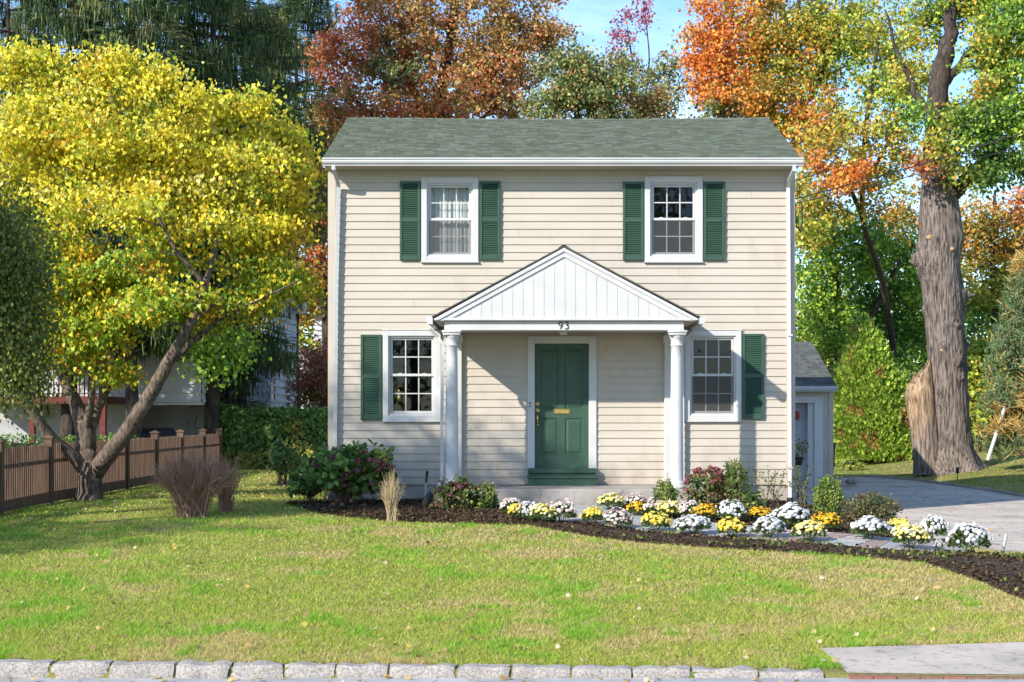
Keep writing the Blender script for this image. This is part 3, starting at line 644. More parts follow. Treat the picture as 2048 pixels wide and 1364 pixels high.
# ------------------------------------------------------------ garage
gy, gz = 10.0, -0.27; q_ = 35.0
gar = thing('garage', 'small detached beige garage with grey roof behind the house', 'garage', (5.3, gy, gz))
g0, g1 = 3.3, 7.13; ge = 2.06
mb = MB(); siding(mb, g0, g1, gz, ge, [(3.7, 6.78, gz, 1.72)], .118, y=gy)
mb.add([(g1, gy, gz), (g1, gy+5.4, gz), (g1, gy+5.4, ge), (g1, gy+2.7, ge+1.15), (g1, gy, ge)], [(0, 1, 2, 3, 4)])
mb.add([(g0, gy, gz), (g0, gy+5.4, gz), (g0, gy+5.4, ge), (g0, gy+2.7, ge+1.15), (g0, gy, ge)], [(4, 3, 2, 1, 0)])
mb.add([(g0, gy+5.4, gz), (g1, gy+5.4, gz), (g1, gy+5.4, ge), (g0, gy+5.4, ge)], [(0, 1, 2, 3)])
mb.build('wall', M['siding'], gar)
mb = MB(); mb.box(g1-.09, g1+.012, gy-.03, gy-.001, gz, ge); mb.build('corner_board', M['siding'], gar)
mb = MB(); mb.bbox(6.7, 6.9, gy-.04, gy+.05, gz, 1.88, .006); mb.bbox(3.5, 6.7, gy-.038, gy+.05, 1.72, 1.88, .006); mb.bbox(6.56, 6.7, gy+.03, gy+.3, gz, 1.72, .006); mb.build('door_frame', M['white'], gar)
mb = MB(); rect_hole_panel(mb, 3.7, 6.56, gz, 1.72, [(3.8+.92*k, 4.62+.92*k) for k in range(3)], [(gz+.08+.5*k, gz+.42+.5*k) for k in range(4)], gy+.2)
gd = mb.build('garage_door', M['greydoor'], gar)
mb = MB(); mb.lathe([(0, 1.33), (.07, 1.36), (.085, 1.45), (.05, 1.52), (0, 1.54)], 6.31, gy+.15, 10); o = mb.build('door_decoration', mat_noise('red_felt', (.3, .03, .03), (.4, .05, .04), 30), gar)
mb = MB(); s_ = np.array([0, 2.95, 1.15]); L_ = np.linalg.norm(s_); s_ /= L_
DG = [(0.10, 0.112, 0.10), (0.12, 0.13, 0.115), (0.13, 0.138, 0.125), (0.095, 0.10, 0.095)]
shingles(mb, (g0-.1, gy-.25, ge+.06), (1, 0, 0), s_, g1-g0+.14, L_, .14, .22, DG)
mb.add([(g0-.1, gy-.25, ge+.05), (g1+.04, gy-.25, ge+.05), (g1+.04, gy+2.7, ge+1.2), (g0-.1, gy+2.7, ge+1.2), (g1+.04, gy+5.65, ge+.05), (g0-.1, gy+5.65, ge+.05)], [(0, 1, 2, 3), (3, 2, 4, 5)], (.13, .14, .13))
mb.build('roof', M['shingle'], gar, col=True)
mb = MB(); mb.prism_x([(y_+gy-.2, z_) for y_, z_ in gutter_prof(0, ge+.05)], g0-.1, g1+.06); mb.build('gutter', M['aluminium'], gar)
mb = MB(); mb.box(g0, g1, gy-.2, gy, ge-.05, ge-.03); mb.build('soffit', M['siding'], gar)
# bin beside the garage
mb = MB(); b0 = np.array([7.56, 13.5, gz]); mb.add([b0+np.array(t) for t in ((-.24, -.26, 0), (.24, -.26, 0), (.24, .26, 0), (-.24, .26, 0), (-.29, -.32, .95), (.29, -.32, .95), (.29, .32, .95), (-.29, .32, .95))],
    [(0, 3, 2, 1), (0, 1, 5, 4), (1, 2, 6, 5), (2, 3, 7, 6), (3, 0, 4, 7)])
bt_ = thing('wheelie_bin', 'dark wheeled refuse bin standing against the garage side', 'bin', b0); mb.build('bin_body', M['plastic'], bt_)
mb = MB(); mb.box(b0[0]-.31, b0[0]+.31, b0[1]-.36, b0[1]+.34, gz+.952, gz+1.0); mb.tube([(b0[0]-.3, b0[1]+.38, gz+.95), (b0[0]+.3, b0[1]+.38, gz+.95)], .02, 8); mb.build('lid', M['plastic'], bt_)
for k in (-1, 1):
    mb = MB(); mb.tube([(b0[0]+k*.25, b0[1]+.3, gz+.1), (b0[0]+k*.31, b0[1]+.3, gz+.1)], .1, 14); mb.build('wheel', M['black'], bt_)
# planter on an iron stand by the back corner
ps = thing('plant_stand', 'thin black iron stand with a potted plant near the garage door', 'plant stand', (5.06, 3.0, -.2)); pz = .35
mb = MB(); mb.tube([(5.06, 3, -.22), (5.06, 3, pz+.15)], .012, 6)
for k in range(3):
    a = k*2.1; mb.tube([(5.06, 3, -.05), (5.06+.16*math.cos(a), 3+.16*math.sin(a), -.22)], .009, 5)
mb.build('stand', M['black'], ps)
mb = MB(); mb.lathe([(.07, pz+.15), (.11, pz+.3), (.12, pz+.31), (.10, pz+.31)], 5.06, 3, 14); mb.build('pot', M['black'], ps)
PLANT_ON_STAND = (ps, (5.06, 3.0, pz+.45))

# ------------------------------------------------------------ picket fence
fence = thing('picket_fence', 'long brown stained picket fence along the left edge of the lawn', 'fence', (-7.8, -2.9, 0))
fx = -7.8; ys = [-5.2+2.33*k for k in range(8)]+[13.0]
for k, y in enumerate(ys):
    zz = float(g(fx, y)); mb = MB(); mb.box(fx-.07, fx+.07, y-.07, y+.07, zz-.2, zz+1.06)
    mb.box(fx-.09, fx+.09, y-.09, y+.09, zz+1.06, zz+1.085); mb.add([(fx-.08, y-.08, zz+1.085), (fx+.08, y-.08, zz+1.085), (fx+.08, y+.08, zz+1.085), (fx-.08, y+.08, zz+1.085), (fx, y, zz+1.12)], [(0, 1, 4), (1, 2, 4), (2, 3, 4), (3, 0, 4)])
    mb.build('post', M['fence'], fence)
for a, b_ in zip(ys[:-1], ys[1:]):
    mb = MB(); n_ = int((b_-a-.14)/.098); s_ = (b_-a-.14)/n_
    za, zb_ = float(g(fx, a)), float(g(fx, b_))
    for k in range(n_):
        y = a+.07+(k+.5)*s_; zz = za+(zb_-za)*(k+.5)/n_; t = .95+random.uniform(-.006, .006)
        mb.add([(fx-.011, y-.022, zz+.16), (fx+.011, y-.022, zz+.16), (fx+.011, y+.022, zz+.16), (fx-.011, y+.022, zz+.16), (fx-.011, y-.022, zz+t), (fx+.011, y-.022, zz+t), (fx+.011, y+.022, zz+t), (fx-.011, y+.022, zz+t), (fx, y, zz+t+.03)],
               [(0, 1, 5, 4), (1, 2, 6, 5), (2, 3, 7, 6), (3, 0, 4, 7), (4, 5, 8), (5, 6, 8), (6, 7, 8), (7, 4, 8)])
    mb.build('picket_panel', M['fence'], fence)
    for h0, h1, nm in ((.02, .19, 'kick_board'), (.66, .72, 'rail')):
        mb = MB(); mb.add([(fx+q, yy, zz+h) for q in (.012, .045) for (yy, zz) in ((a+.07, za), (b_-.07, zb_)) for h in (h0, h1)], [(0, 1, 3, 2), (4, 6, 7, 5), (0, 4, 5, 1), (2, 3, 7, 6), (1, 5, 7, 3), (0, 2, 6, 4)])
        mb.build(nm, M['fence'], fence)

# ------------------------------------------------------------ neighbour's white house
nb = thing('neighbour_house', 'white clapboard house with a gambrel gable seen behind the fence and spruces', 'house', (-12, 16, 0))
def clap(mb, P0, P1, z0, z1, ex=.23, d=.04, nrm=None, ops=()):
    P0 = np.array(P0, float); P1 = np.array(P1, float); n_ = np.array(nrm, float); z = z0; L = np.linalg.norm(P1-P0); u = (P1-P0)/L
    cuts = sorted(set([z0, z1]+[z0+k*ex for k in range(1, 60) if z0+k*ex < z1]+[q for o_ in ops for q in o_[2:]]))
    for a, b_ in zip(cuts[:-1], cuts[1:]):
        segs = [(0, L)]; mid = (a+b_)/2
        for o_ in ops:
            if o_[2] < mid < o_[3]: segs = [s_ for (p, q) in segs for s_ in ((p, min(q, o_[0])), (max(p, o_[1]), q)) if s_[1]-s_[0] > .01]
        ta = ((a-z0+1e-6)/ex) % 1; tb = ((b_-z0-1e-6)/ex) % 1
        for p, q in segs:
            A = P0+u*p; B = P0+u*q; da, db_ = n_*d*(1-ta), n_*d*(1-tb)
            mb.add([(A[0]+da[0], A[1]+da[1], a), (B[0]+da[0], B[1]+da[1], a), (B[0]+db_[0], B[1]+db_[1], b_), (A[0]+db_[0], A[1]+db_[1], b_)], [(0, 1, 2, 3)])
            mb.add([(A[0], A[1], a), (B[0], B[1], a), (B[0]+da[0], B[1]+da[1], a), (A[0]+da[0], A[1]+da[1], a)], [(0, 1, 2, 3)])
nx0, nx1, ny0, ny1 = -19.0, -7.62, 19.0, 24.5
mb = MB(); clap(mb, (nx1, ny0), (nx1, ny1), .0, 4.55, nrm=(1, 0)); clap(mb, (nx0, ny0), (nx1, ny0), .0, 4.55, nrm=(0, -1))
mid = (ny0+ny1)/2; gam = [(ny0, 4.55), (ny0+.7, 5.9), (mid, 6.9), (ny1-.7, 5.9), (ny1, 4.55)]
z = 4.55
while z < 6.85:                 # gable boards
    def yl(z_): return np.interp(z_, [4.55, 5.9, 6.9], [ny0, ny0+.7, mid])
    z2 = min(z+.23, 6.9); a0, a1_ = yl(z), yl(z2); mb.add([(nx1+.02, a0, z), (nx1+.02, 2*mid-a0, z), (nx1, 2*mid-a1_, z2), (nx1, a1_, z2)], [(0, 1, 2, 3)]); z = z2
mb.add([(nx0, ny0, 0), (nx0, ny1, 0), (nx1, ny1, 0), (nx0, ny0, 4.55), (nx0, ny1, 4.55), (nx1, ny1, 4.55)], [(0, 1, 4, 3), (1, 2, 5, 4)])
mb.build('wall', M['whitesiding'], nb)
mb = MB(); c = (.14, .14, .14)
for (a, b_) in zip(gam[:-1], gam[1:]): mb.add([(nx0-.1, a[0], a[1]+.03), (nx1+.12, a[0], a[1]+.03), (nx1+.12, b_[0], b_[1]+.03), (nx0-.1, b_[0], b_[1]+.03)], [(0, 1, 2, 3)], c)
for (a, b_) in zip(gam[:-1], gam[1:]): mb.add([(nx1+.12, a[0], a[1]+.03), (nx1+.12, b_[0], b_[1]+.03), (nx1+.12, b_[0], b_[1]-.09), (nx1+.12, a[0], a[1]-.09)], [(0, 1, 2, 3)], c)
mb.build('roof', M['shingle'], nb, col=True)
def side_window(y0, y1, z0, z1):
    mb = MB()
    for (a, b_, c, d_) in ((y0-.08, y0, z0-.08, z1+.08), (y1, y1+.08, z0-.08, z1+.08), (y0, y1, z1, z1+.08), (y0, y1, z0-.08, z0), (y0, y1, (z0+z1)/2-.02, (z0+z1)/2+.02)): mb.box(nx1+.01, nx1+.05, a, b_, c, d_)
    w_ = mb.build('window', M['white'], nb); mb = MB(); mb.add([(nx1+.026, y0, z0), (nx1+.026, y1, z0), (nx1+.026, y1, z1), (nx1+.026, y0, z1)], [(0, 1, 2, 3)])
    mb.build('pane', mat_noise('dark_pane', (.03, .035, .04), (.06, .065, .07), 2, .1, spec=.6), w_)
side_window(19.4, 20.1, 1.9, 3.5); side_window(22.2, 23.0, 1.7, 3.4); side_window(22.4, 23.2, 4.5, 5.6)
mb = MB(); mb.box(nx1+.0, nx1+.42, 23.35, 23.95, 4.75, 5.15)
ac = mb.build('air_conditioner', M['aluminium'], nb); mb = MB()
for k in range(8): mb.box(nx1+.05, nx1+.38, 23.335, 23.348, 4.8+k*.04, 4.815+k*.04)
mb.build('grille', M['black'], ac)
for x_ in (-9.1, -13.2):        # front windows
    mb = MB(); y_ = ny0-.05
    for (a, b_, c, d_) in ((x_-.55, x_-.47, 1.9, 3.5), (x_+.47, x_+.55, 1.9, 3.5), (x_-.47, x_+.47, 3.42, 3.5), (x_-.47, x_+.47, 1.9, 1.98), (x_-.03, x_+.03, 1.98, 3.42)): mb.box(a, b_, y_, ny0-.01, c, d_)
    w_ = mb.build('window', M['white'], nb); mb = MB(); mb.add([(x_-.47, ny0-.028, 1.98), (x_+.47, ny0-.028, 1.98), (x_+.47, ny0-.028, 3.42), (x_-.47, ny0-.028, 3.42)], [(0, 1, 2, 3)]); mb.build('pane', bpy.data.materials['dark_pane'], w_)
# lower wing with overhanging upper floor and garage door
wx0, wx1, wy = -19.5, -8.45, 13.9
mb = MB(); clap(mb, (wx0, wy), (wx1, wy), 1.78, 4.3, nrm=(0, -1)); clap(mb, (wx1, wy), (wx1, wy+5), 1.78, 4.3, nrm=(1, 0)); mb.box(wx0, wx1, wy, wy+5.05, 1.70, 1.779); mb.build('upper_wall', M['whitesiding'], nb)
mb = MB(); mb.box(wx0, -10.3, wy+.25, wy+5, -.3, 1.695); mb.box(-10.3, wx1, wy+1.6, wy+5, -.3, 1.695); mb.build('basement_wall', M['stucco'], nb)
mb = MB(); rect_hole_panel(mb, -10.2, -8.6, -.2, 1.6, [(-10.12+.39*k, -9.82+.39*k) for k in range(4)], [(-.1+.43*k, .24+.43*k) for k in range(4)], wy+1.57); mb.build('garage_door', M['greydoor'], nb)
# deck and stairs
mb = MB(); mb.box(-14.0, -10.35, 11.9, wy+.2, 1.72, 1.9); dk = mb.build('deck', M['redwood'], nb)
for x_ in (-13.9, -12.2, -10.45):
    mb = MB(); mb.box(x_-.07, x_+.07, 11.92, 12.06, -.3, 2.9); mb.build('deck_post', M['redwood'], dk)
mb = MB(); mb.box(-14, -10.4, 11.95, 12.02, 2.72, 2.8)
for k in range(28): mb.box(-13.95+k*.126, -13.92+k*.126, 11.96, 12.0, 1.9, 2.72)
mb.build('railing', M['redwood'], dk)
mb = MB()
for k in range(8): mb.box(-15.9+k*.24, -15.6+k*.24, 11.3, 12.3, .2+.2*k, .24+.2*k)
mb.box(-16.6, -14.9, 11.3, 12.6, .72, .86); mb.box(-16.5, -16.4, 11.35, 11.45, -.2, 1.9); mb.box(-15.0, -14.9, 11.35, 11.45, -.2, 1.9); mb.box(-16.5, -14.9, 11.37, 11.43, 1.8, 1.88); mb.build('stairs', M['redwood'], nb)
# kettle grill in front of the neighbour's garage
gp = W(318, 860, 38.2); gz_ = 0.0
gr = thing('barbecue_grill', 'covered black barbecue grill in front of the grey garage door', 'grill', (gp[0], gp[1], gz_))
mb = MB(); mb.box(gp[0]-.42, gp[0]+.38, gp[1]-.28, gp[1]+.28, .35, .82); mb.build('cabinet', M['plastic'], gr)
mb = MB(); mb.prism_x([(gp[1]+.3*math.cos(t), .82+.3*math.sin(t)) for t in np.linspace(0, math.pi, 12)], gp[0]-.4, gp[0]+.36); mb.build('hood', M['plastic'], gr)
mb = MB(); mb.box(gp[0]-.72, gp[0]-.42, gp[1]-.2, gp[1]+.2, .78, .82); mb.build('side_shelf', M['steel'], gr)
for a in (-.38, .34):
    for b_ in (-.25, .25):
        mb = MB(); mb.box(gp[0]+a-.025, gp[0]+a+.025, gp[1]+b_-.025, gp[1]+b_+.025, 0, .35); mb.build('leg', M['black'], gr)
# distant pale house
dh = thing('distant_house', 'pale grey sided house far behind the reddish maple', 'house', (-8, 36, .5))
mb = MB(); a = W(627, 0, 61)[0]; clap(mb, (a, 36), (3, 36), .3, 5.7, .2, nrm=(0, -1)); mb.add([(a, 36, .3), (a, 44, .3), (a, 44, 5.7), (a, 36, 5.7)], [(0, 1, 2, 3)]); mb.build('wall', M['whitesiding'], dh)
mb = MB(); mb.add([(a-.3, 35.6, 5.6), (3.3, 35.6, 5.6), (3.3, 40, 7.8), (a-.3, 40, 7.8), (a-.3, 44.4, 5.6), (3.3, 44.4, 5.6)], [(0, 1, 2, 3), (3, 2, 5, 4)], (.14, .14, .15)); mb.build('roof', M['shingle'], dh, col=True)
mb = MB(); mb.box(-10.2, -8.6, 34, 37, .3, 3.9); mb.box(-10.3, -8.5, 33.9, 37.1, 3.9, 4.0); mb.build('annex', M['whitesiding'], dh)
# ------------------------------------------------------------ foliage tools
SHAPES = {'leaf': np.array([(0, 0, 0), (.36, .45, .10), (0, 1, 0), (-.36, .45, .10)]),
          'heart': np.array([(0, .08, 0), (.36, -.04, .06), (.50, .32, .12), (0, 1.05, 0), (-.50, .32, .12), (-.36, -.04, .06)]),
          'lobed': np.array([(0, 0, 0), (.22, .12, .03), (.5, .1, .1), (.3, .4, .04), (.48, .68, .1), (.16, .66, .0), (0, 1.05, -.06), (-.16, .66, 0), (-.48, .68, .1), (-.3, .4, .04), (-.5, .1, .1), (-.22, .12, .03)]),
          'broad': np.array([(0, 0, 0), (.42, .25, .08), (.36, .75, .08), (0, 1.05, -.05), (-.36, .75, .08), (-.42, .25, .08)]),
          'needle': np.array([(-.06, 0, 0), (.06, 0, 0), (.03, 1, 0), (-.03, 1, 0)]),
          'strand': np.array([(-.055, 0, 0), (.055, 0, 0), (.012, 1, 0), (-.03, .8, 0)])}
def unit(v): return v/np.maximum(np.linalg.norm(v, axis=-1, keepdims=True), 1e-9)
class Cloud:
    def __init__(s, shape): s.sh = SHAPES[shape]; s.V = []; s.C = []; s.n = 0
    def add(s, c, d, nrm, size, col):
        c = np.asarray(c, float); n = len(c)
        if n == 0: return
        d = unit(d); side = unit(np.cross(d, nrm)); nn = np.cross(side, d); size = np.broadcast_to(np.asarray(size, float), (n,))[:, None, None]
        P = c[:, None, :]+size*(s.sh[None, :, 0, None]*side[:, None, :]+s.sh[None, :, 1, None]*d[:, None, :]+s.sh[None, :, 2, None]*nn[:, None, :])
        s.V.append(P.reshape(-1, 3)); s.C.append(np.repeat(np.broadcast_to(col, (n, 3)), len(s.sh), 0)); s.n += n
    def build(s, name, mat, parent=None, loc=None):
        k = len(s.sh); return mesh_obj(name, np.concatenate(s.V), np.arange(s.n*k).reshape(-1, k), mat, parent, col=np.concatenate(s.C), loc=loc)
def rnd(n, lo=0., hi=1.): return RNG.uniform(lo, hi, n)
def rdir(n): return unit(RNG.normal(size=(n, 3)))
def pick(pal, n):
    cols = np.array([c for c, w in pal]); w = np.array([w for c, w in pal], float); w /= w.sum(); return cols[RNG.choice(len(pal), n, p=w)]
def clump_leaves(cl, centre, rad, n, size, pal, droop=.3, flat=.65, out=None, mix=.5, jit=.2):
    main = pick(pal, 1)[0]; r = rad*RNG.normal(size=(n, 3))*.5*np.array([1, 1, flat]); c = centre+r
    d = rdir(n)+np.array([0, 0, -droop*1.6]); nr = rdir(n)*.9+np.array([-.25, -.35, .55])
    col = np.where(rnd(n)[:, None] < mix, pick(pal, n), main[None])*(1+jit*RNG.normal(size=(n, 1)))*(1+.05*RNG.normal(size=(n, 3)))
    cl.add(c, d, nr, size*rnd(n, .6, 1.25), np.clip(col, .004, .95))
def twigs_to(mb, nodes, centre, r_=.03, wob=.12, lo=.0):
    P = np.array([q[:3] for q in nodes]); dz = centre[2]-P[:, 2]; dist = np.linalg.norm(P-centre, axis=1)+np.where(dz < .1, 1.5*(.1-dz), 0)
    j = int(np.argmin(dist)); a = P[j]; ra = nodes[j][3]; L = np.linalg.norm(centre-a)
    if L < .12: return
    mid = (a+centre)/2+np.array([random.gauss(0, wob*L), random.gauss(0, wob*L), random.gauss(.06*L, wob*L*.6)])
    r0 = min(ra*.75, .012+r_*L*.5); n = 6; pts = []; rad = []
    for k in range(n):
        t = k/(n-1); p = a*(1-t)**2+2*mid*t*(1-t)+centre*t*t; pts.append(p); rad.append(r0*(1-t)+.006*t)
        if k: nodes.append((p[0], p[1], p[2], rad[-1]))
    mb.tube(pts, rad, 5)
def ell_centres(e, n, shell=.5):
    c, r = e; u = rdir(n)*(rnd(n)**shell)[:, None]; return c+u*r
def to_ell(px, py, rx, ry, depth, thick=.85):
    c = W(px, py, depth); s = depth/F; return (c, np.array([rx*s, rx*s*thick, ry*s]))
def tree(name, label, trunk, ells, leaf=.13, clump=.5, per=60, bark='bark', group=None, cat='tree', shape='leaf', shell=.45, limbs=(), twig=.03, clip=None, droop=.3, flat=.65, extra_trunk=None, gb=None, mix=.5):
    """trunk: [(px,py,depth,r)...] first on the ground; ells: [(px,py,rx,ry,depth,nclumps,palette)]"""
    base = W(trunk[0][0], trunk[0][1], trunk[0][2]); base[2] = float(g(base[0], base[1]))
    t = thing(name, label, cat, base, group)
    mb = MB(); nodes = []
    def limb(L):
        P = np.array([W(a, b_, c) for a, b_, c, r_ in L]); R = np.array([q[3] for q in L])
        if L is trunk: P[0] = base-np.array([0, 0, .15])
        s = np.linspace(0, len(P)-1, (len(P)-1)*5+1); 
        Q = np.stack([np.interp(s, np.arange(len(P)), P[:, k]) for k in range(3)], -1)
        Qs = Q.copy(); Qs[1:-1] = (Q[:-2]+2*Q[1:-1]+Q[2:])/4; Qs[1:-1] += RNG.normal(size=Qs[1:-1].shape)*np.interp(s, np.arange(len(R)), R)[1:-1, None]*.06
        Rs = np.interp(s, np.arange(len(R)), R)
        if L is trunk: Rs[:4] *= np.array([1.5, 1.3, 1.12, 1.03])
        mb.tube(Qs, Rs, 12 if R[0] > .08 else 7)
        for p, r_ in zip(Qs[2:], Rs[2:]): nodes.append((p[0], p[1], p[2], r_))
    limb(trunk)
    for L in limbs: limb(L)
    cl = Cloud(shape); cs = []
    for (px, py, rx, ry, dep, n, pal) in ells:
        for c in ell_centres(to_ell(px, py, rx, ry, dep), n, shell):
            if clip is not None and not clip(c): continue
            cs.append((c, pal))
    P0 = np.array([q[:3] for q in nodes]); cs.sort(key=lambda q: np.min(np.linalg.norm(P0-q[0], axis=1)))
    for c, pal in cs:
        twigs_to(mb, nodes, c, twig); clump_leaves(cl, c, clump*random.uniform(.7, 1.3), int(per*random.uniform(.6, 1.4)), leaf, pal, droop, flat, mix=mix)
    if clip is not None:
        V = np.concatenate(cl.V).reshape(-1, len(cl.sh), 3); C = np.concatenate(cl.C).reshape(-1, len(cl.sh), 3)
        keep = ~((V[:, 0, 0] > -3.5) & (V[:, 0, 1] > -.25)); cl.V = [V[keep].reshape(-1, 3)]; cl.C = [C[keep].reshape(-1, 3)]; cl.n = int(keep.sum())
    mb.build('trunk', M['barkdark' if bark == 'bark' else bark], t, smooth=True); cl.build('crown', M['leaf'], t)
    return t
YEL = [((.85, .69, .05), 5), ((.70, .62, .05), 5), ((.44, .50, .05), 3), ((.84, .56, .07), 1), ((.85, .76, .22), 1.2), ((.25, .34, .04), .8)]
YEL_LOW = [((0.757, 0.575, 0.0375), 3), ((0.413, 0.5, 0.0375), 4), ((0.248, 0.375, 0.0375), 4), ((0.825, 0.45, 0.05), 1)]
GRN = [((0.105, 0.195, 0.0375), 5), ((0.18, 0.285, 0.045), 4), ((0.0675, 0.135, 0.03), 3), ((0.375, 0.375, 0.06), 1)]
OLIVE = [((0.306, 0.356, 0.108), 4), ((0.198, 0.263, 0.09), 4), ((0.45, 0.413, 0.144), 2), ((0.594, 0.3, 0.144), 1.2), ((0.144, 0.188, 0.063), 2)]
RUST = [((0.713, 0.231, 0.0972), 4), ((0.535, 0.177, 0.0728), 3), ((0.392, 0.247, 0.081), 3), ((0.85, 0.302, 0.13), 2), ((0.304, 0.266, 0.0728), 2)]
RED = [((0.693, 0.158, 0.0924), 4), ((0.605, 0.238, 0.0924), 3), ((0.403, 0.158, 0.066), 2), ((0.315, 0.264, 0.066), 1)]
BRN = [((0.495, 0.295, 0.099), 4), ((0.371, 0.276, 0.09), 3), ((0.66, 0.276, 0.108), 2.5), ((0.247, 0.198, 0.072), 2), ((0.578, 0.434, 0.126), 2)]
ORG_ = [((0.805, 0.276, 0.0575), 5), ((0.85, 0.368, 0.0805), 3), ((0.632, 0.196, 0.0575), 2), ((0.575, 0.38, 0.069), 1)]
YG = [((0.575, 0.529, 0.077), 4), ((0.393, 0.423, 0.0641), 5), ((0.242, 0.318, 0.0513), 4), ((0.832, 0.5, 0.077), 1.6), ((0.696, 0.635, 0.128), 1.5)]
YO = [((0.624, 0.405, 0.0675), 4), ((0.446, 0.365, 0.0675), 3), ((0.85, 0.351, 0.0675), 2), ((0.238, 0.243, 0.054), 3)]
LIME = [((0.35, 0.525, 0.0612), 4), ((0.56, 0.665, 0.0875), 3), ((0.175, 0.333, 0.0525), 4), ((0.105, 0.21, 0.0438), 2.5)]
DARKG = [((0.136, 0.284, 0.0495), 5), ((0.223, 0.414, 0.0675), 3), ((0.0867, 0.182, 0.0405), 3), ((0.396, 0.569, 0.09), 1)]
GRO = [((.15, .19, .04), 5), ((.22, .26, .05), 4), ((.09, .14, .03), 3), ((.36, .34, .07), 1.5)]
PINK = [((.50, .13, .17), 4), ((.42, .10, .12), 2), ((.55, .22, .2), 2)]
MAPLE = [((0.561, 0.216, 0.144), 4), ((0.733, 0.281, 0.165), 3), ((0.389, 0.193, 0.103), 3), ((0.646, 0.389, 0.144), 1.5)]

# ------------------------------------------------------------ the yellow redbud-like tree on the left
tree('yellow_tree', 'low forking tree with yellow heart shaped leaves beside the brown fence',
     [(178, 1000, 25.4, .23), (180, 965, 25.4, .21), (183, 935, 25.4, .19)],
     [(80, 250, 140, 140, 25.6, 90, YEL), (250, 270, 170, 130, 25.6, 115, YEL), (430, 340, 160, 125, 26.0, 115, YEL), (545, 400, 95, 125, 26.5, 90, YEL), (40, 420, 120, 120, 25.5, 55, YEL),
      (260, 420, 190, 60, 24.9, 50, YEL), (500, 450, 120, 40, 25.6, 34, YEL), (540, 560, 95, 50, 25.8, 42, YEL_LOW), (120, 580, 130, 100, 25.2, 84, YEL_LOW), (210, 650, 80, 50, 25.0, 22, YEL_LOW), (330, 610, 150, 35, 24.6, 30, YEL_LOW), (440, 700, 55, 55, 25.2, 18, LIME), (300, 520, 170, 60, 25.2, 22, YEL_LOW), (470, 620, 110, 50, 25.6, 16, YEL_LOW), (230, 740, 60, 30, 25.2, 7, YEL_LOW), (120, 690, 110, 45, 25, 26, YEL_LOW), (580, 310, 60, 55, 26.8, 24, YEL),
      (100, 130, 12, 40, 25.4, 7, YEL), (190, 140, 14, 40, 25.4, 7, YEL), (395, 200, 14, 40, 25.2, 6, YEL), (510, 215, 18, 42, 25.9, 9, YEL), (250, 130, 30, 30, 25.4, 9, YEL), (330, 160, 26, 34, 25.4, 9, YEL), (30, 120, 40, 30, 25.4, 9, YEL), (450, 220, 24, 34, 25.9, 8, YEL), (560, 260, 26, 30, 26.5, 7, YEL), (-150, 380, 120, 180, 25.8, 60, YEL)],
     leaf=.068, clump=.38, per=92, mix=.4, bark='barkred', shape='heart', shell=.5, twig=.022, droop=.85, flat=.55, clip=lambda c: not (c[0] > -3.8 and c[1] > -.5),
     limbs=[[(176, 945, 25.4, .14), (150, 915, 25.3, .11), (105, 880, 25.1, .10), (70, 830, 24.9, .09), (45, 790, 24.8, .08), (20, 720, 24.7, .05), (0, 620, 24.7, .03)],
            [(180, 940, 25.4, .17), (173, 900, 25.5, .17), (172, 865, 25.5, .16), (150, 800, 25.6, .11), (125, 755, 25.7, .09), (115, 700, 25.8, .07), (90, 560, 25.9, .05), (80, 400, 26, .03)],
            [(190, 945, 25.4, .16), (225, 900, 25.1, .14), (270, 840, 24.9, .13), (300, 790, 24.8, .12), (345, 710, 24.6, .10), (385, 640, 24.5, .08), (410, 570, 24.7, .06), (440, 470, 25.2, .04), (470, 380, 25.6, .025)],
            [(176, 870, 25.5, .11), (195, 820, 25.6, .08), (225, 750, 25.6, .065), (240, 700, 25.7, .055), (260, 600, 25.8, .045), (270, 480, 25.8, .03), (260, 350, 25.8, .02)],
            [(172, 860, 25.5, .09), (183, 800, 25.2, .06), (182, 750, 25.2, .05), (205, 690, 25.1, .04), (200, 600, 25, .03)],
            [(330, 735, 24.7, .07), (390, 680, 24.9, .06), (450, 630, 25, .045), (540, 590, 25, .025), (600, 560, 25, .015)],
            [(385, 640, 24.5, .05), (440, 600, 25.0, .035), (520, 560, 25.5, .02), (590, 500, 25.9, .012)],
            [(125, 755, 25.7, .06), (160, 680, 25.2, .04), (190, 560, 25, .03), (230, 430, 25, .02)],
            [(410, 570, 24.5, .04), (350, 500, 24.3, .03), (310, 420, 24.2, .02)]])
# drooping green tree in the left foreground, its trunk outside the picture
tree('green_tree', 'drooping dark green tree at the left edge in front of the yellow tree', [(-320, 1060, 20, .16), (-300, 800, 20, .14), (-250, 560, 20, .10), (-150, 420, 20, .06)],
     [(-20, 560, 130, 170, 19.8, 110, GRO), (40, 530, 70, 120, 19.6, 56, GRO), (-40, 430, 90, 90, 19.8, 40, OLIVE+GRO), (20, 690, 90, 100, 19.8, 60, GRO), (-160, 560, 160, 200, 20, 60, GRO), (50, 760, 60, 40, 19.8, 16, GRO)],
     leaf=.062, clump=.34, per=70, bark='bark', shell=.5, droop=1.1, flat=1.1, twig=.02)
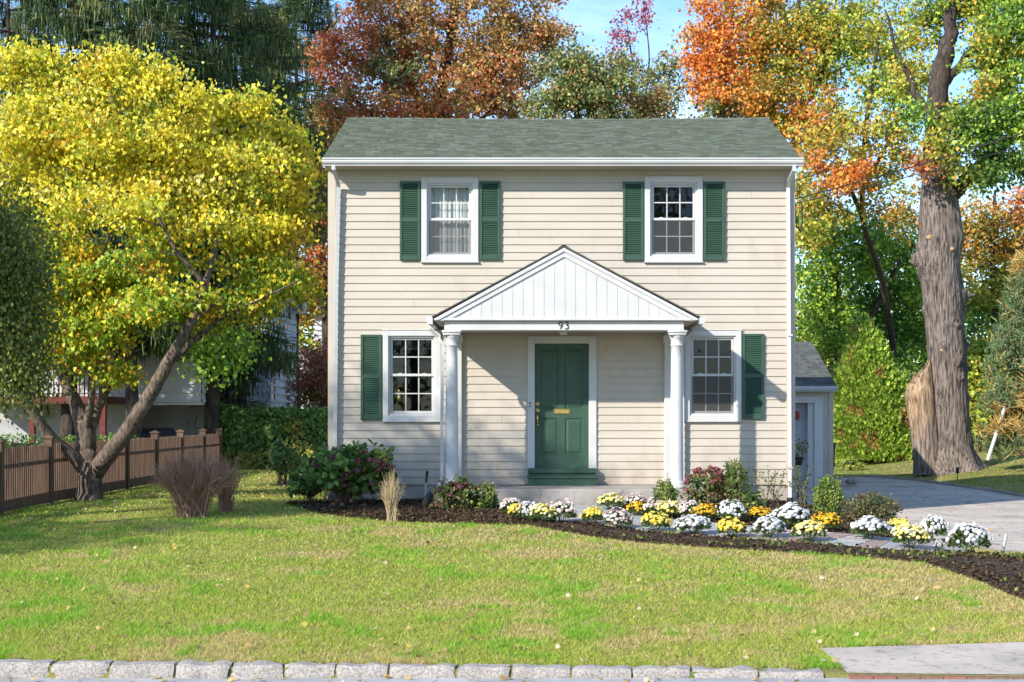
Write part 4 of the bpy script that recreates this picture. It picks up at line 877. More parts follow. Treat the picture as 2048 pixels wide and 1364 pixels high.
# ------------------------------------------------------------ trees that stand on the near left, mostly beyond the picture, and shade the lawn
def offtree(label, x, y, H, ells_w, pal, leaf=.12, per=60, r=.2):
    z0 = float(g(x, y)); t = thing('shade_tree', label, 'tree', (x, y, z0), 'street trees beyond the left edge'); mb = MB(); nodes = []
    P = [np.array([x+random.gauss(0, .05)*k, y+random.gauss(0, .05)*k, z0-.1+(H*.75)*k/6]) for k in range(7)]; R = [r*(1-.75*k/6) for k in range(7)]; R[0] *= 1.4
    mb.tube(P, R, 12)
    for p, q in zip(P[3:], R[3:]): nodes.append((*p, q))
    cl = Cloud('leaf')
    for (c, rr, n) in ells_w:
        for cc in ell_centres((np.array(c, float), np.array(rr, float)), n, .5): twigs_to(mb, nodes, cc, .03); clump_leaves(cl, cc, .5, per, leaf, pal)
    mb.build('trunk', M['bark'], t, smooth=True); cl.build('crown', M['leaf'], t)
offtree('tall leafy street tree left of the lawn, nearest the house', -11.2, -9.0, 10, [((-10.3, -8.6, 7.4), (2.7, 2.0, 1.15), 75), ((-12.2, -9.6, 8.0), (2.2, 2.0, 1.8), 60), ((-11.8, -8.2, 6.2), (2.2, 1.6, 1.0), 40)], YG)
offtree('lower leafy street tree left of the lawn, nearest the kerb', -12.8, -11.6, 6.5, [((-12.3, -11.4, 4.6), (2.1, 1.6, 1.5), 60)], GRN)
for (x_, y_, H_, pal, lab) in ((-14, -40, 14, BRN, 'brown leaved street tree across the road, leftmost of its row'), (-5, -42, 15, GRN, 'green street tree across the road, left of the middle'), (4, -39, 13, OLIVE, 'olive street tree across the road, right of the middle'), (13, -42, 15, YG, 'yellow green street tree across the road, rightmost of its row')):
    z0 = float(g(x_, y_)); t = thing('street_tree', lab, 'tree', (x_, y_, z0), 'trees across the road, mirrored in the window panes'); mb = MB(); nodes = []; P = [np.array([x_, y_, z0-.1+H_*.8*k/8]) for k in range(9)]; mb.tube(P, [.3*(1-.1*k) for k in range(9)], 10)
    for p in P[2:]: nodes.append((*p, .15))
    cl = Cloud('leaf')
    for cc in ell_centres((np.array([x_, y_, z0+H_*.58]), np.array([4.3, 3, H_*.42])), 110, .5): twigs_to(mb, nodes, cc, .03); clump_leaves(cl, cc, 1.1, 42, .32, pal)
    mb.build('trunk', M['bark'], t, smooth=True); cl.build('crown', M['leaf'], t)
# ------------------------------------------------------------ trees behind the house
BG = 'trees behind the house'
tree('oak_tree', 'large rust red and olive oak behind the left half of the roof', [(865, 930, 47, .34), (868, 500, 47, .3), (872, 230, 47, .22), (905, 60, 47, .15), (915, -60, 47, .1)],
     [(700, 320, 50, 60, 46.4, 16, RUST+BRN), (660, 120, 40, 70, 46.5, 20, RED+RUST), (740, 100, 110, 120, 47, 85, RED+RUST+RUST), (790, 60, 110, 110, 46.4, 56, RUST+BRN), (690, 200, 60, 90, 46, 30, BRN), (780, 230, 120, 60, 46, 55, RUST), (900, 50, 150, 130, 47, 110, BRN), (1020, 70, 120, 115, 47, 105, BRN), (1090, 60, 40, 60, 47, 14, BRN), (960, 140, 100, 60, 46.4, 40, RUST+BRN), (900, 210, 150, 70, 46.5, 78, RUST+BRN), (1000, 200, 90, 60, 47, 34, RUST+BRN), (860, -90, 260, 90, 47.5, 60, BRN), (800, 150, 90, 60, 46, 26, OLIVE)],
     leaf=.125, clump=.42, per=62, group=BG, limbs=[[(872, 300, 47, .14), (820, 160, 46.5, .10), (760, 60, 46.2, .05)], [(872, 260, 47, .14), (950, 130, 47.2, .09), (1030, 30, 47.2, .04)], [(870, 150, 47, .12), (840, 40, 47, .08), (830, -60, 47, .05)], [(870, 380, 47, .12), (780, 260, 46.5, .08), (700, 190, 46, .04)], [(872, 330, 47, .1), (960, 240, 46.6, .06), (1040, 170, 46.6, .03)]])
tree('olive_tree', 'round olive green tree rising above the middle of the roof', [(1150, 930, 43, .22), (1148, 500, 43, .18), (1155, 260, 43, .1), (1150, 140, 43, .04)],
     [(1140, 175, 85, 85, 43, 95, OLIVE), (1200, 200, 85, 80, 43, 75, OLIVE), (1225, 150, 40, 50, 43, 18, OLIVE), (1300, 230, 60, 60, 43.5, 34, OLIVE+BRN), (1090, 230, 45, 60, 43, 24, OLIVE), (1150, 120, 25, 45, 43, 9, OLIVE), (1180, 310, 90, 50, 43, 26, OLIVE), (1240, 240, 50, 60, 43.5, 22, BRN)],
     leaf=.11, clump=.36, per=58, group=BG)
tree('sapling', 'slender sparse tree with pink leaf tips against the sky', [(1290, 930, 48, .14), (1285, 500, 48, .1), (1280, 220, 48, .05), (1255, 60, 48, .02)],
     [(1290, 180, 80, 70, 48, 80, OLIVE), (1350, 180, 45, 80, 48, 40, OLIVE), (1245, 70, 34, 60, 48, 22, PINK), (1285, 25, 22, 50, 48, 14, PINK), (1250, 120, 40, 50, 48, 14, PINK+OLIVE), (1300, 280, 90, 50, 48, 24, OLIVE), (1345, 120, 30, 60, 48, 12, OLIVE)],
     leaf=.11, clump=.27, per=22, group=BG, limbs=[[(1283, 260, 48, .04), (1300, 120, 48, .025), (1288, 0, 48, .012)], [(1283, 240, 48, .03), (1340, 150, 48, .015)]])
tree('orange_maple', 'tall maple with orange leaves on its left side and yellow green on its right', [(1370, 940, 46.5, .3), (1400, 600, 46.3, .26), (1500, 330, 46, .19), (1570, 150, 46, .12), (1610, -60, 46, .05)],
     [(1425, 70, 60, 100, 46, 55, ORG_), (1430, 170, 55, 60, 46, 34, ORG_), (1490, 200, 75, 50, 45.6, 42, ORG_+YO), (1500, 70, 80, 120, 46, 80, ORG_+YO), (1400, 110, 28, 90, 46, 16, ORG_), (1580, 100, 100, 130, 46, 130, YG+YO), (1640, 260, 80, 60, 45.4, 40, YG+ORG_), (1520, 190, 60, 60, 45.6, 30, YO), (1690, 90, 110, 130, 46, 125, YG+LIME), (1600, 230, 90, 60, 45.6, 46, YG+ORG_), (1440, 240, 70, 40, 46, 22, OLIVE), (1560, -70, 180, 60, 46, 40, YG), (1610, 340, 30, 60, 45.4, 9, YG)],
     leaf=.125, clump=.42, per=62, group=BG, limbs=[[(1430, 520, 46.2, .14), (1440, 300, 45.8, .08), (1440, 130, 45.8, .04)], [(1510, 310, 46, .13), (1620, 200, 46, .08), (1700, 20, 46, .04)], [(1500, 340, 46, .12), (1590, 310, 45.5, .07), (1660, 250, 45.5, .04)]])
tree('maple_tree', 'thin crowned maple of yellow green and orange leaves left of the great trunk', [(1795, 925, 53, .15), (1788, 700, 52, .12), (1765, 560, 50, .10), (1722, 440, 46, .08), (1730, 260, 44, .07), (1760, 60, 44, .04)],
     [(1700, 290, 110, 80, 44, 66, YG+YO), (1780, 190, 70, 110, 44, 60, YG+LIME), (1670, 390, 90, 60, 43.6, 50, YG+YO), (1630, 470, 50, 50, 43.6, 18, YG), (1710, 350, 40, 25, 43, 12, ORG_), (1690, 370, 50, 20, 42.6, 10, ORG_), (1640, 320, 20, 20, 43, 4, ORG_), (1790, 330, 60, 80, 44, 26, YG), (1760, 60, 70, 80, 44.6, 36, YG), (1800, 430, 60, 50, 43.6, 16, YO)],
     leaf=.125, clump=.40, per=48, group=BG, limbs=[[(1728, 440, 44, .08), (1680, 330, 43.8, .05), (1650, 260, 43.8, .03)], [(1724, 380, 44, .07), (1790, 260, 44, .05), (1820, 160, 44, .03)]])
tree('green_maple', 'dense green tree directly behind the small garage', [(1690, 915, 55, .22), (1690, 700, 54, .18), (1670, 560, 53, .12), (1650, 450, 52, .06)],
     [(1640, 500, 60, 90, 52, 50, LIME), (1720, 480, 90, 80, 52, 74, LIME), (1800, 520, 60, 100, 53, 46, LIME+DARKG), (1640, 640, 70, 70, 52.5, 50, LIME), (1730, 600, 90, 80, 54.5, 56, DARKG), (1790, 660, 60, 80, 54.5, 40, DARKG), (1640, 740, 60, 60, 54, 24, DARKG), (1830, 600, 50, 120, 54, 34, LIME), (1600, 420, 40, 60, 52, 16, LIME)],
     leaf=.15, clump=.6, per=62, group=BG, limbs=[[(1690, 760, 54, .14), (1740, 640, 53, .1), (1800, 520, 52, .06)], [(1690, 760, 54, .1), (1650, 650, 52.6, .06)]])
tree('golden_tree', 'golden olive tree behind the right side of the great trunk', [(1990, 905, 56, .2), (1990, 700, 56, .16), (1985, 500, 56, .1), (1990, 380, 56, .05)],
     [(1960, 470, 60, 80, 56, 54, YO), (2030, 470, 60, 90, 56, 54, YO), (1960, 570, 60, 60, 56, 40, YG), (2040, 590, 50, 60, 56, 30, YG), (2100, 500, 60, 120, 56, 30, YO), (2050, 400, 40, 40, 55.5, 14, RUST), (1980, 640, 80, 40, 56.5, 26, LIME)],
     leaf=.16, clump=.6, per=52, group=BG)
tree('autumn_tree', 'rust and green tree showing between the yellow tree and the house', [(655, 930, 52, .22), (655, 700, 52, .18), (645, 500, 52, .1), (640, 300, 52, .05)],
     [(640, 260, 40, 60, 52, 24, BRN), (640, 360, 50, 80, 52, 40, BRN), (640, 500, 45, 90, 52, 46, RUST), (620, 570, 45, 50, 52, 26, YO), (600, 620, 40, 30, 52.5, 12, YO), (700, 300, 60, 90, 52.5, 26, BRN), (700, 500, 60, 120, 53, 26, RUST), (600, 780, 60, 40, 54, 14, DARKG)],
     leaf=.15, clump=.55, per=52, group=BG)
# far trees filling the view to either side, standing beyond the gardens
fars = [(900, 62, OLIVE, 'olive far tree hidden low behind the left half of the house'), (1120, 63, YG, 'yellow green far tree hidden low behind the porch gable'), (1310, 61, DARKG, 'dark green far tree hidden low behind the right half of the house'), (-60, 60, OLIVE, 'olive far tree beyond the spruces, leftmost of the far row'), (150, 62, DARKG, 'dark green far tree beyond the spruces'), (380, 64, DARKG, 'dark green far tree behind the neighbour roof'), (560, 62, YG, 'yellow green far tree left of the distant pale house'),
        (1480, 66, OLIVE, 'olive far tree behind the right of the roof'), (1640, 70, YG, 'yellow green far tree low behind the garage'), (1850, 66, LIME, 'lime green far tree behind the great trunk'), (2060, 68, YG, 'yellow green far tree at the right edge'), (2250, 60, GRN, 'green far tree just beyond the right edge')]
for (px, dep, pal, lab) in fars:
    gz0 = float(g(W(px, 0, dep)[0], dep-D)); pyb = HY+(HC-gz0)*F/dep
    tree('far_tree', lab, [(px, pyb, dep, .2), (px, pyb-160, dep, .14), (px+5, pyb-290, dep, .06)],
         [(px, pyb-210, 110, 110, dep, 52, pal), (px-40, pyb-130, 100, 80, dep, 34, pal), (px+50, pyb-120, 90, 80, dep, 34, pal), (px, pyb-40, 120, 50, dep+1, 26, pal)], leaf=.24, clump=.95, per=44, group='far trees beyond the gardens')

# ------------------------------------------------------------ the great old trunk on the right
base = W(1897, 945, 41.0); base[2] = float(g(base[0], base[1])); bt = thing('old_maple', 'huge old maple with a burled grey trunk and a broken side stem', 'tree', base)
def outline(py):   # left, right edges of the trunk in the photo
    ys = [330, 370, 440, 480, 520, 600, 700, 800, 860, 900, 925, 950]; l = [1850, 1842, 1838, 1838, 1838, 1846, 1856, 1862, 1864, 1862, 1858, 1850]; r = [1905, 1912, 1922, 1928, 1920, 1926, 1932, 1936, 1940, 1948, 1962, 1985]
    return np.interp(py, ys, l), np.interp(py, ys, r)
nn_, na = 150, 96; v = []
for i in range(nn_):
    py = 955-(955-300)*i/(nn_-1); l_, r_ = outline(max(py, 330)); s_ = 41.0/F
    if py < 345: sh = (345-py)/45; l_ += sh*4; r_ += sh*10
    cx_ = ((l_+r_)/2-CX)*s_; rr = (r_-l_)/2*s_; zz = HC+(HY-py)*s_
    for k in range(na):
        a = 2*math.pi*k/na; flare = sstep(.75, -.1, zz-base[2]); lobes = 1+.16*flare*math.sin(a*5+1.3)+.05*flare*math.sin(a*9)
        q = Vector((math.cos(a)*3.2, math.sin(a)*3.2, zz*.9)); rdg = abs(mnoise.noise(Vector((math.cos(a)*9, math.sin(a)*9, zz*1.1))))*.045+abs(mnoise.noise(Vector((math.cos(a)*20, math.sin(a)*20, zz*3))))*.022
        b_ = mnoise.noise(q)*.05
        R_ = rr*lobes*(1+b_)-.03+rdg
        for (ba, bz, bs, bh) in ((-.35, 4.68, .20, .26), (0.05, 4.3, .16, .14), (-2.6, 5.5, .2, .1), (3.0, 5.70, .48, .17), (-2.0, 3.28, .15, .09), (-1.25, 2.9, .14, .10), (-1.5, 3.95, .1, .07), (-1.05, 2.45, .13, .09), (-1.15, 3.9, .1, .08), (-.2, 3.35, .15, .09), (-.1, 2.7, .13, .07), (-.15, 1.9, .13, .07), (-2.3, 1.75, .12, .10), (3.1, 4.3, .15, .1)):
            da = (a-ba+math.pi) % (2*math.pi)-math.pi; dd = math.sqrt((da*rr)**2+(zz-bz)**2)/bs
            if dd < 2.2: R_ += bh*math.exp(-dd*dd*1.6)*(1+.5*math.sin(dd*9)*(dd > .2))+.03*mnoise.noise(Vector((a*14, zz*12, 0)))
        v.append((cx_+R_*math.cos(a), base[1]+R_*.95*math.sin(a), zz))
f = [(i*na+k, i*na+(k+1) % na, (i+1)*na+(k+1) % na, (i+1)*na+k) for i in range(nn_-1) for k in range(na)]; f.append(tuple(range((nn_-1)*na, nn_*na)))
mesh_obj('trunk', v, f, M['barkgrey'], bt, smooth=True)
# broken side stem
v = []; n2_, na2 = 60, 40
for i in range(n2_):
    t = i/(n2_-1); py = 950-(950-745)*t; l_ = np.interp(py, [745, 780, 850, 900, 950], [1826, 1816, 1826, 1834, 1838]); r_ = np.interp(py, [745, 800, 950], [1868, 1878, 1896]); s_ = 40.6/F
    for k in range(na2):
        a = 2*math.pi*k/na2; zz = HC+(HY-py)*s_; c_ = ((l_+r_)/2-CX)*s_; rr = (r_-l_)/2*s_*(1+.14*(1-t)**5+.10*abs(mnoise.noise(Vector((math.cos(a)*7, math.sin(a)*7, zz*1.2))))-.03)
        jag = 0
        if t > .7: jag = (t-.7)/.3*((.34*math.cos(a)+.02)+.22*mnoise.noise(Vector((math.cos(a)*6, math.sin(a)*6, 3))))
        v.append((c_+rr*math.cos(a), 15.98+rr*math.sin(a), zz+jag))
f = [(i*na2+k, i*na2+(k+1) % na2, (i+1)*na2+(k+1) % na2, (i+1)*na2+k) for i in range(n2_-1) for k in range(na2)]
ntop = len(v); tp = np.array(v[-na2:]); c_ = tp.mean(0)-np.array([0, 0, .35]); v.append(tuple(c_)); f += [((n2_-1)*na2+k, (n2_-1)*na2+(k+1) % na2, ntop) for k in range(na2)]
m, nt, b = newmat('broken_stem'); n1 = noise_node(nt, 16, 10, .65, stretch=(1, 1, .12)); n2 = noise_node(nt, 2.2, 5, .6, stretch=(1, 1, .5)); tc = N(nt, 'ShaderNodeTexCoord'); sp_ = N(nt, 'ShaderNodeSeparateXYZ'); nt.links.new(tc.outputs['Object'], sp_.inputs['Vector'])
r1 = ramp(nt, n1.outputs['Fac'], [(.38, (.07, .05, .04)), (.64, (.34, .27, .22))]); r2 = ramp(nt, n1.outputs['Fac'], [(.38, (.12, .07, .04)), (.62, (.52, .36, .21))])
ma = N(nt, 'ShaderNodeMath', operation='MULTIPLY_ADD'); ma.inputs[1].default_value = .30; ma.inputs[2].default_value = -.40; nt.links.new(sp_.outputs['Z'], ma.inputs[0]); mb2 = N(nt, 'ShaderNodeMath', operation='ADD'); nt.links.new(ma.outputs[0], mb2.inputs[0]); nt.links.new(n2.outputs['Fac'], mb2.inputs[1])
r3 = ramp(nt, mb2.outputs[0], [(.40, (0, 0, 0)), (.58, (1, 1, 1))]); mx = N(nt, 'ShaderNodeMix', data_type='RGBA'); nt.links.new(r3.outputs['Color'], mx.inputs['Factor']); nt.links.new(r1.outputs['Color'], mx.inputs['A']); nt.links.new(r2.outputs['Color'], mx.inputs['B']); nt.links.new(mx.outputs['Result'], b.inputs['Base Color']); b.inputs['Roughness'].default_value = .95; bump(nt, b, n1.outputs['Fac'], 1.0, .06); M['deadwood'] = m
o = mesh_obj('broken_stem', v, f, M['deadwood'], bt, smooth=True); o['label'] = 'broken side stem of bare tan wood'
# pale cut scars
for (px, py, r_) in ((1875, 701, 4), (1858, 815, 4), (1893, 502, 4), (1851, 478, 5)):
    l_, rr_ = outline(py); c_ = (l_+rr_)/2; R_ = (rr_-l_)/2*41/F; dx = (px-c_)*41/F; yy_ = base[1]-math.sqrt(max(R_**2-dx**2, .01))*.97
    p = np.array([(px-CX)*41/F, yy_, HC+(HY-py)*41/F]); mb = MB(); mb.tube([p+np.array([0, .12, 0]), p+np.array([0, -.012, .0]), p+np.array([0, -.016, 0])], [r_*.013, r_*.012, r_*.006], 9); mb.build('cut_scar', M['cutwood'], bt, smooth=True)
mb = MB(); nodes = []
def bl(L):
    P = [W(a, b_, c) for a, b_, c, r_ in L]; R = [q[3] for q in L]; s = np.linspace(0, len(P)-1, (len(P)-1)*5+1); P = np.array(P)
    Q = np.stack([np.interp(s, np.arange(len(P)), P[:, k]) for k in range(3)], -1); Q[1:-1] = (Q[:-2]+2*Q[1:-1]+Q[2:])/4; Q[1:-1] += RNG.normal(size=Q[1:-1].shape)*.03; Rs = np.interp(s, np.arange(len(R)), R); mb.tube(Q, Rs, 14)
    for p, r_ in zip(Q[3:], Rs[3:]): nodes.append((p[0], p[1], p[2], r_))
bl([(1880, 350, 41, .44), (1868, 290, 41, .30), (1872, 200, 41, .29), (1888, 120, 41, .25), (1898, 50, 41, .18), (1912, -40, 41, .12)])
bl([(1885, 400, 41, .3), (1925, 372, 40.8, .2), (1965, 325, 40.5, .16), (2040, 260, 40.3, .11), (2120, 170, 40, .07)])
bl([(1885, 170, 41, .14), (1930, 120, 41, .11), (1990, 60, 41, .08), (2060, -20, 41, .04)]); bl([(1870, 240, 41, .12), (1830, 190, 41.4, .08), (1790, 90, 41.8, .05), (1770, 20, 42, .03)])
cl = Cloud('leaf'); cs = []
for (px, py, rx, ry, dep, n, pal) in [(1990, 120, 70, 100, 40.4, 70, LIME+YG), (1960, 200, 60, 60, 40.2, 18, YO), (2040, 230, 90, 110, 40, 85, LIME), (1950, 260, 60, 70, 39.6, 46, LIME+GRN), (1960, 350, 60, 30, 39.6, 20, GRN), (1940, 10, 70, 50, 41, 34, YG+LIME), (1850, 30, 60, 60, 42.2, 26, YG+LIME), (1820, 130, 40, 90, 42, 20, YG), (1835, 230, 22, 50, 40.2, 6, LIME), (2060, 40, 90, 90, 40.5, 55, LIME), (1850, 330, 30, 22, 40, 7, RUST), (1910, 250, 20, 40, 39.8, 7, YG), (1940, -60, 160, 60, 41, 40, LIME), (2040, 330, 50, 30, 40, 14, GRN), (2160, 150, 90, 180, 40.5, 60, LIME), (1905, 330, 25, 30, 39.7, 6, YG), (1880, 280, 25, 30, 39.6, 6, YG)]:
    for c in ell_centres(to_ell(px, py, rx, ry, dep), n, .5): cs.append((c, pal))
P0 = np.array([q[:3] for q in nodes]); cs.sort(key=lambda q: np.min(np.linalg.norm(P0-q[0], axis=1)))
for c, pal in cs: twigs_to(mb, nodes, c, .035); clump_leaves(cl, c, .42*random.uniform(.7, 1.3), int(66*random.uniform(.6, 1.3)), .125, pal)
mb.build('limbs', M['barkdark'], bt, smooth=True); cl.build('crown', M['leaf'], bt)

# ------------------------------------------------------------ weeping spruces at the back left
def spruce(px, dep, H, Lmax, lab, z0=None, low=2.6, r=.2):
    b_ = W(px, 0, dep); b_[2] = float(g(b_[0], b_[1])); t = thing('spruce_tree', lab, 'tree', b_, 'weeping spruces behind the fence'); mb = MB()
    mb.tube([(b_[0]+random.gauss(0, .03), b_[1], b_[2]-.1+H*k/10) for k in range(11)], [r*.8*(1.3 if k == 0 else 1-.093*k) for k in range(11)], 12); cl = Cloud('strand')
    pal = [((.06, .105, .033), 5), ((.095, .145, .042), 4), ((.19, .21, .06), 2.5), ((.038, .07, .033), 3), ((.24, .18, .07), .4)]
    z = low
    while z < H-.3:
        for q in range(4):
            a = random.uniform(0, 2*math.pi); t_ = z/H; L = Lmax*(1-t_)**.75*random.uniform(.65, 1.1)+.3; dr = np.array([math.cos(a), math.sin(a)]); pts = []; n = 9
            up0 = .35*(t_-.3)
            for k in range(n):
                s = k/(n-1); pts.append(np.array([b_[0]+dr[0]*L*s, b_[1]+dr[1]*L*s, b_[2]+z+L*(up0*s-.55*s*s*(1-t_)+.22*s**4)]))
            mb.tube(pts, [.035*(1-.8*k/(n-1)) for k in range(n)], 4); P = np.array(pts); m = int(L/.075); s = np.sqrt(rnd(m, .02, 1)); Q = np.stack([np.interp(s*(n-1), np.arange(n), P[:, k]) for k in range(3)], -1)
            rep = 15; Q = np.repeat(Q, rep, 0); sd = np.array([-dr[1], dr[0], 0]); lat = RNG.normal(size=(len(Q), 1))*.27*np.repeat(.35+s, rep)[:, None]
            Q = Q+sd*lat+np.array([0, 0, -1])*np.abs(lat)*.3; hang = rnd(len(Q)) < .72; d = np.where(hang[:, None], np.array([0, 0, -1.])+RNG.normal(size=(len(Q), 3))*.12, np.array([dr[0], dr[1], -.2])+sd*np.sign(lat)*.9+RNG.normal(size=(len(Q), 3))*.2)
            main = pick(pal, 1)[0]; col = np.where(rnd(len(Q))[:, None] < .4, pick(pal, len(Q)), main)*(1+.2*RNG.normal(size=(len(Q), 1)))
            Q = np.where(hang[:, None], Q+np.array([0, 0, -1.])*rnd(len(Q), 0, .38)[:, None]*(1-.5*t_), Q)
            cl.add(Q, d, rdir(len(Q)), rnd(len(Q), .13, .36), np.clip(col, .006, 1))
        z += .30
    mb.build('trunk', M['barkdark'], t, smooth=True); cl.build('crown', M['needle'], t)
spruce(20, 41, 15.5, 3.0, 'weeping spruce at the far left with its bare dark trunk against the sky', r=.26)
spruce(140, 37.4, 15, 2.8, 'weeping spruce second from the left, behind the forked yellow tree', low=4.0, r=.28)
spruce(263, 37.2, 15.5, 3.2, 'weeping spruce in the middle, left of the barbecue grill', low=3.7, r=.24)
spruce(425, 39.5, 16.5, 2.6, 'tallest weeping spruce, beside the corner of the neighbour garage', low=3.6, r=.27)
spruce(487, 43, 18, 3.4, 'weeping spruce in front of the white gable wall', low=7.0, r=.2)
spruce(592, 51.5, 19, 3.6, 'weeping spruce showing over the neighbour roof, nearest the red oak', low=8.6, r=.2)
spruce(455, 41.0, 5.0, 1.0, 'short spruce with low drooping boughs above the ivy hedge', low=1.9, r=.12)

# ------------------------------------------------------------ shrubs
def shell_leaves(cl, c, r, n, size, pal, inner=.55, droop=.2, zmin=None):
    u = rdir(n); u[:, 2] = np.abs(u[:, 2])*1.0-(rnd(n) < .5)*np.abs(u[:, 2])*1.8; rr = rnd(n, inner, 1.0)**.6*(1+.12*np.sin(u[:, 0]*9+u[:, 2]*7)+.1*np.sin(u[:, 1]*11+u[:, 0]*5)); hz = np.linalg.norm(u[:, :2], axis=1, keepdims=True); u2 = u.copy(); u2[:, :2] *= np.where(u[:, 2:] < 0, np.minimum(.92/np.maximum(hz, .35), 1.9), 1); P = c+u2*r*rr[:, None]
    if zmin is not None: P[:, 2] = np.maximum(P[:, 2], zmin+.02)
    d = u*.6+rdir(n)*.8+np.array([0, 0, -droop]); cl.add(P, d, u+rdir(n)*.7, size*rnd(n, .6, 1.3), np.clip(pick(pal, n)*(1+.2*RNG.normal(size=(n, 1))), .004, .95))
def stems(mb, c, z0, ends, r_=.008, cols=None, spread=.08, sides=4):
    for e in ends:
        b_ = np.array([c[0]+random.gauss(0, spread), c[1]+random.gauss(0, spread), z0-.03]); e = np.array(e, float); m = (b_+e)/2+np.array([(b_[0]-e[0])*.15, (b_[1]-e[1])*.15, .06+random.gauss(0, .03)])
        col = random.choice(cols) if cols else (.1, .07, .05); mb.tube([b_*(1-t)**2+2*m*t*(1-t)+e*t*t for t in (0, .25, .5, .75, 1)], [r_*(1-.6*t) for t in (0, .25, .5, .75, 1)], sides, c=col)
def shrub(name, label, px, py, wpx, hpx, leaf, n, pal, cat='shrub', shape='leaf', depthr=.8, inner=.5, upright=0, nst=26, group=None, mat='leaf', lift=.44, Y=None):
    x, y = G(px, py); 
    if Y is not None: y = Y; x = (px-CX)*(y+D)/F
    if pal is not HYD: pal = [(tuple(q*1.3 for q in c_), w_) for c_, w_ in pal]
    z0 = float(g(x, y)); s = (y+D)/F; rx = wpx*s/2; h = hpx*s; t = thing(name, label, cat, (x, y, z0), group)
    c = np.array([x, y, z0+h*lift]); r = np.array([rx, rx*depthr, h*(1-lift)]); cl = Cloud(shape)
    shell_leaves(cl, c, r, n//2, leaf, pal, inner, zmin=z0); 
    k = max(6, n//160)
    for cc in ell_centres((c, r*.92), k, .35):
        cc[2] = max(cc[2], z0+.05); q = n//2//k; main = pick(pal, 1)[0]; rr = min(rx, h)*.22
        P = cc+RNG.normal(size=(q, 3))*rr*.6+np.array([0, 0, 1])*np.abs(RNG.normal(size=(q, 1)))*rr*upright; P[:, 2] = np.maximum(P[:, 2], z0+.02)
        cl.add(P, rdir(q)+np.array([0, 0, .2+upright*2]), rdir(q)+np.array([-.2, -.3, .5]), leaf*rnd(q, .6, 1.3), np.clip(main*(1+.22*RNG.normal(size=(q, 1))), .004, .95))
    cl.build('foliage', M[mat], t); mb = MB(); ends = [c+RNG.normal(size=3)*r*.5 for _ in range(nst)]; stems(mb, (x, y), z0, ends, .009, [(.12, .08, .055), (.2, .14, .1)]); mb.build('stems', M['twig'], t, col=True)
    return t, c, r, z0
HYD = [((0.119, 0.221, 0.0504), 5), ((0.194, 0.313, 0.072), 3), ((0.0756, 0.129, 0.0317), 3), ((0.346, 0.368, 0.0864), 1)]
HEAD = [((.20, .06, .075), 4), ((.28, .10, .11), 3), ((.14, .05, .05), 3), ((.33, .17, .15), 1.5)]
def head(parent, c, r, pal=HEAD, n=70, flat=.75):
    cl = Cloud('leaf'); u = rdir(n); u[:, 2] = np.abs(u[:, 2])*1.2-.25; u = unit(u); P = c+u*np.array([r, r, r*flat])*rnd(n, .75, 1.0)[:, None]
    cl.add(P, np.cross(u, rdir(n)), u, .024*rnd(n, .8, 1.4), pick(pal, n)*(1+.2*RNG.normal(size=(n, 1)))); P2 = c+u*r*.5; cl.add(P2, np.cross(u, rdir(n)), u, .04, pick(pal, n)*.8); cl.build('bloom', M['petal'], parent)
t, c, r, z0 = shrub('hydrangea', 'large hydrangea with broad dark leaves and faded burgundy heads at the left house corner', 690, 1026, 180, 118, .10, 2400, HYD, shape='broad', lift=.60, nst=70, Y=-1.3)
sp = (c[1]+D)/F
for (px, py) in ((728, 905), (717, 922), (740, 921), (758, 925), (770, 930), (782, 936), (717, 942), (694, 950), (685, 960), (690, 972), (631, 932), (745, 968), (700, 943), (757, 940), (665, 915)):
    p = W(px, py, D+c[1]-r[1]*random.uniform(.8, 1.05)); head(t, p, random.uniform(.055, .075))
cl = Cloud('broad'); n = 9; P = np.array([W(random.uniform(650, 740), random.uniform(985, 1010), D-1.9) for _ in range(n)]); cl.add(P, rdir(n)+np.array([0, 0, -1.5]), rdir(n)+np.array([0, -2, 0]), .07, np.array([(.34, .14, .07)])*np.ones((n, 1))); cl.build('red_leaves', M['leaf'], t)
shrub('shrub', 'low dark leafed plant left of the large hydrangea', 612, 1012, 60, 70, .09, 500, HYD, shape='broad', lift=.6, nst=16, Y=-.6)
shrub('shrub', 'feathery green perennial in front of the ivy hedge', 568, 962, 56, 84, .06, 1500, [((.10, .19, .07), 4), ((.07, .14, .05), 4), ((.14, .24, .09), 2)], lift=.6, upright=.5, nst=30, Y=5.6)
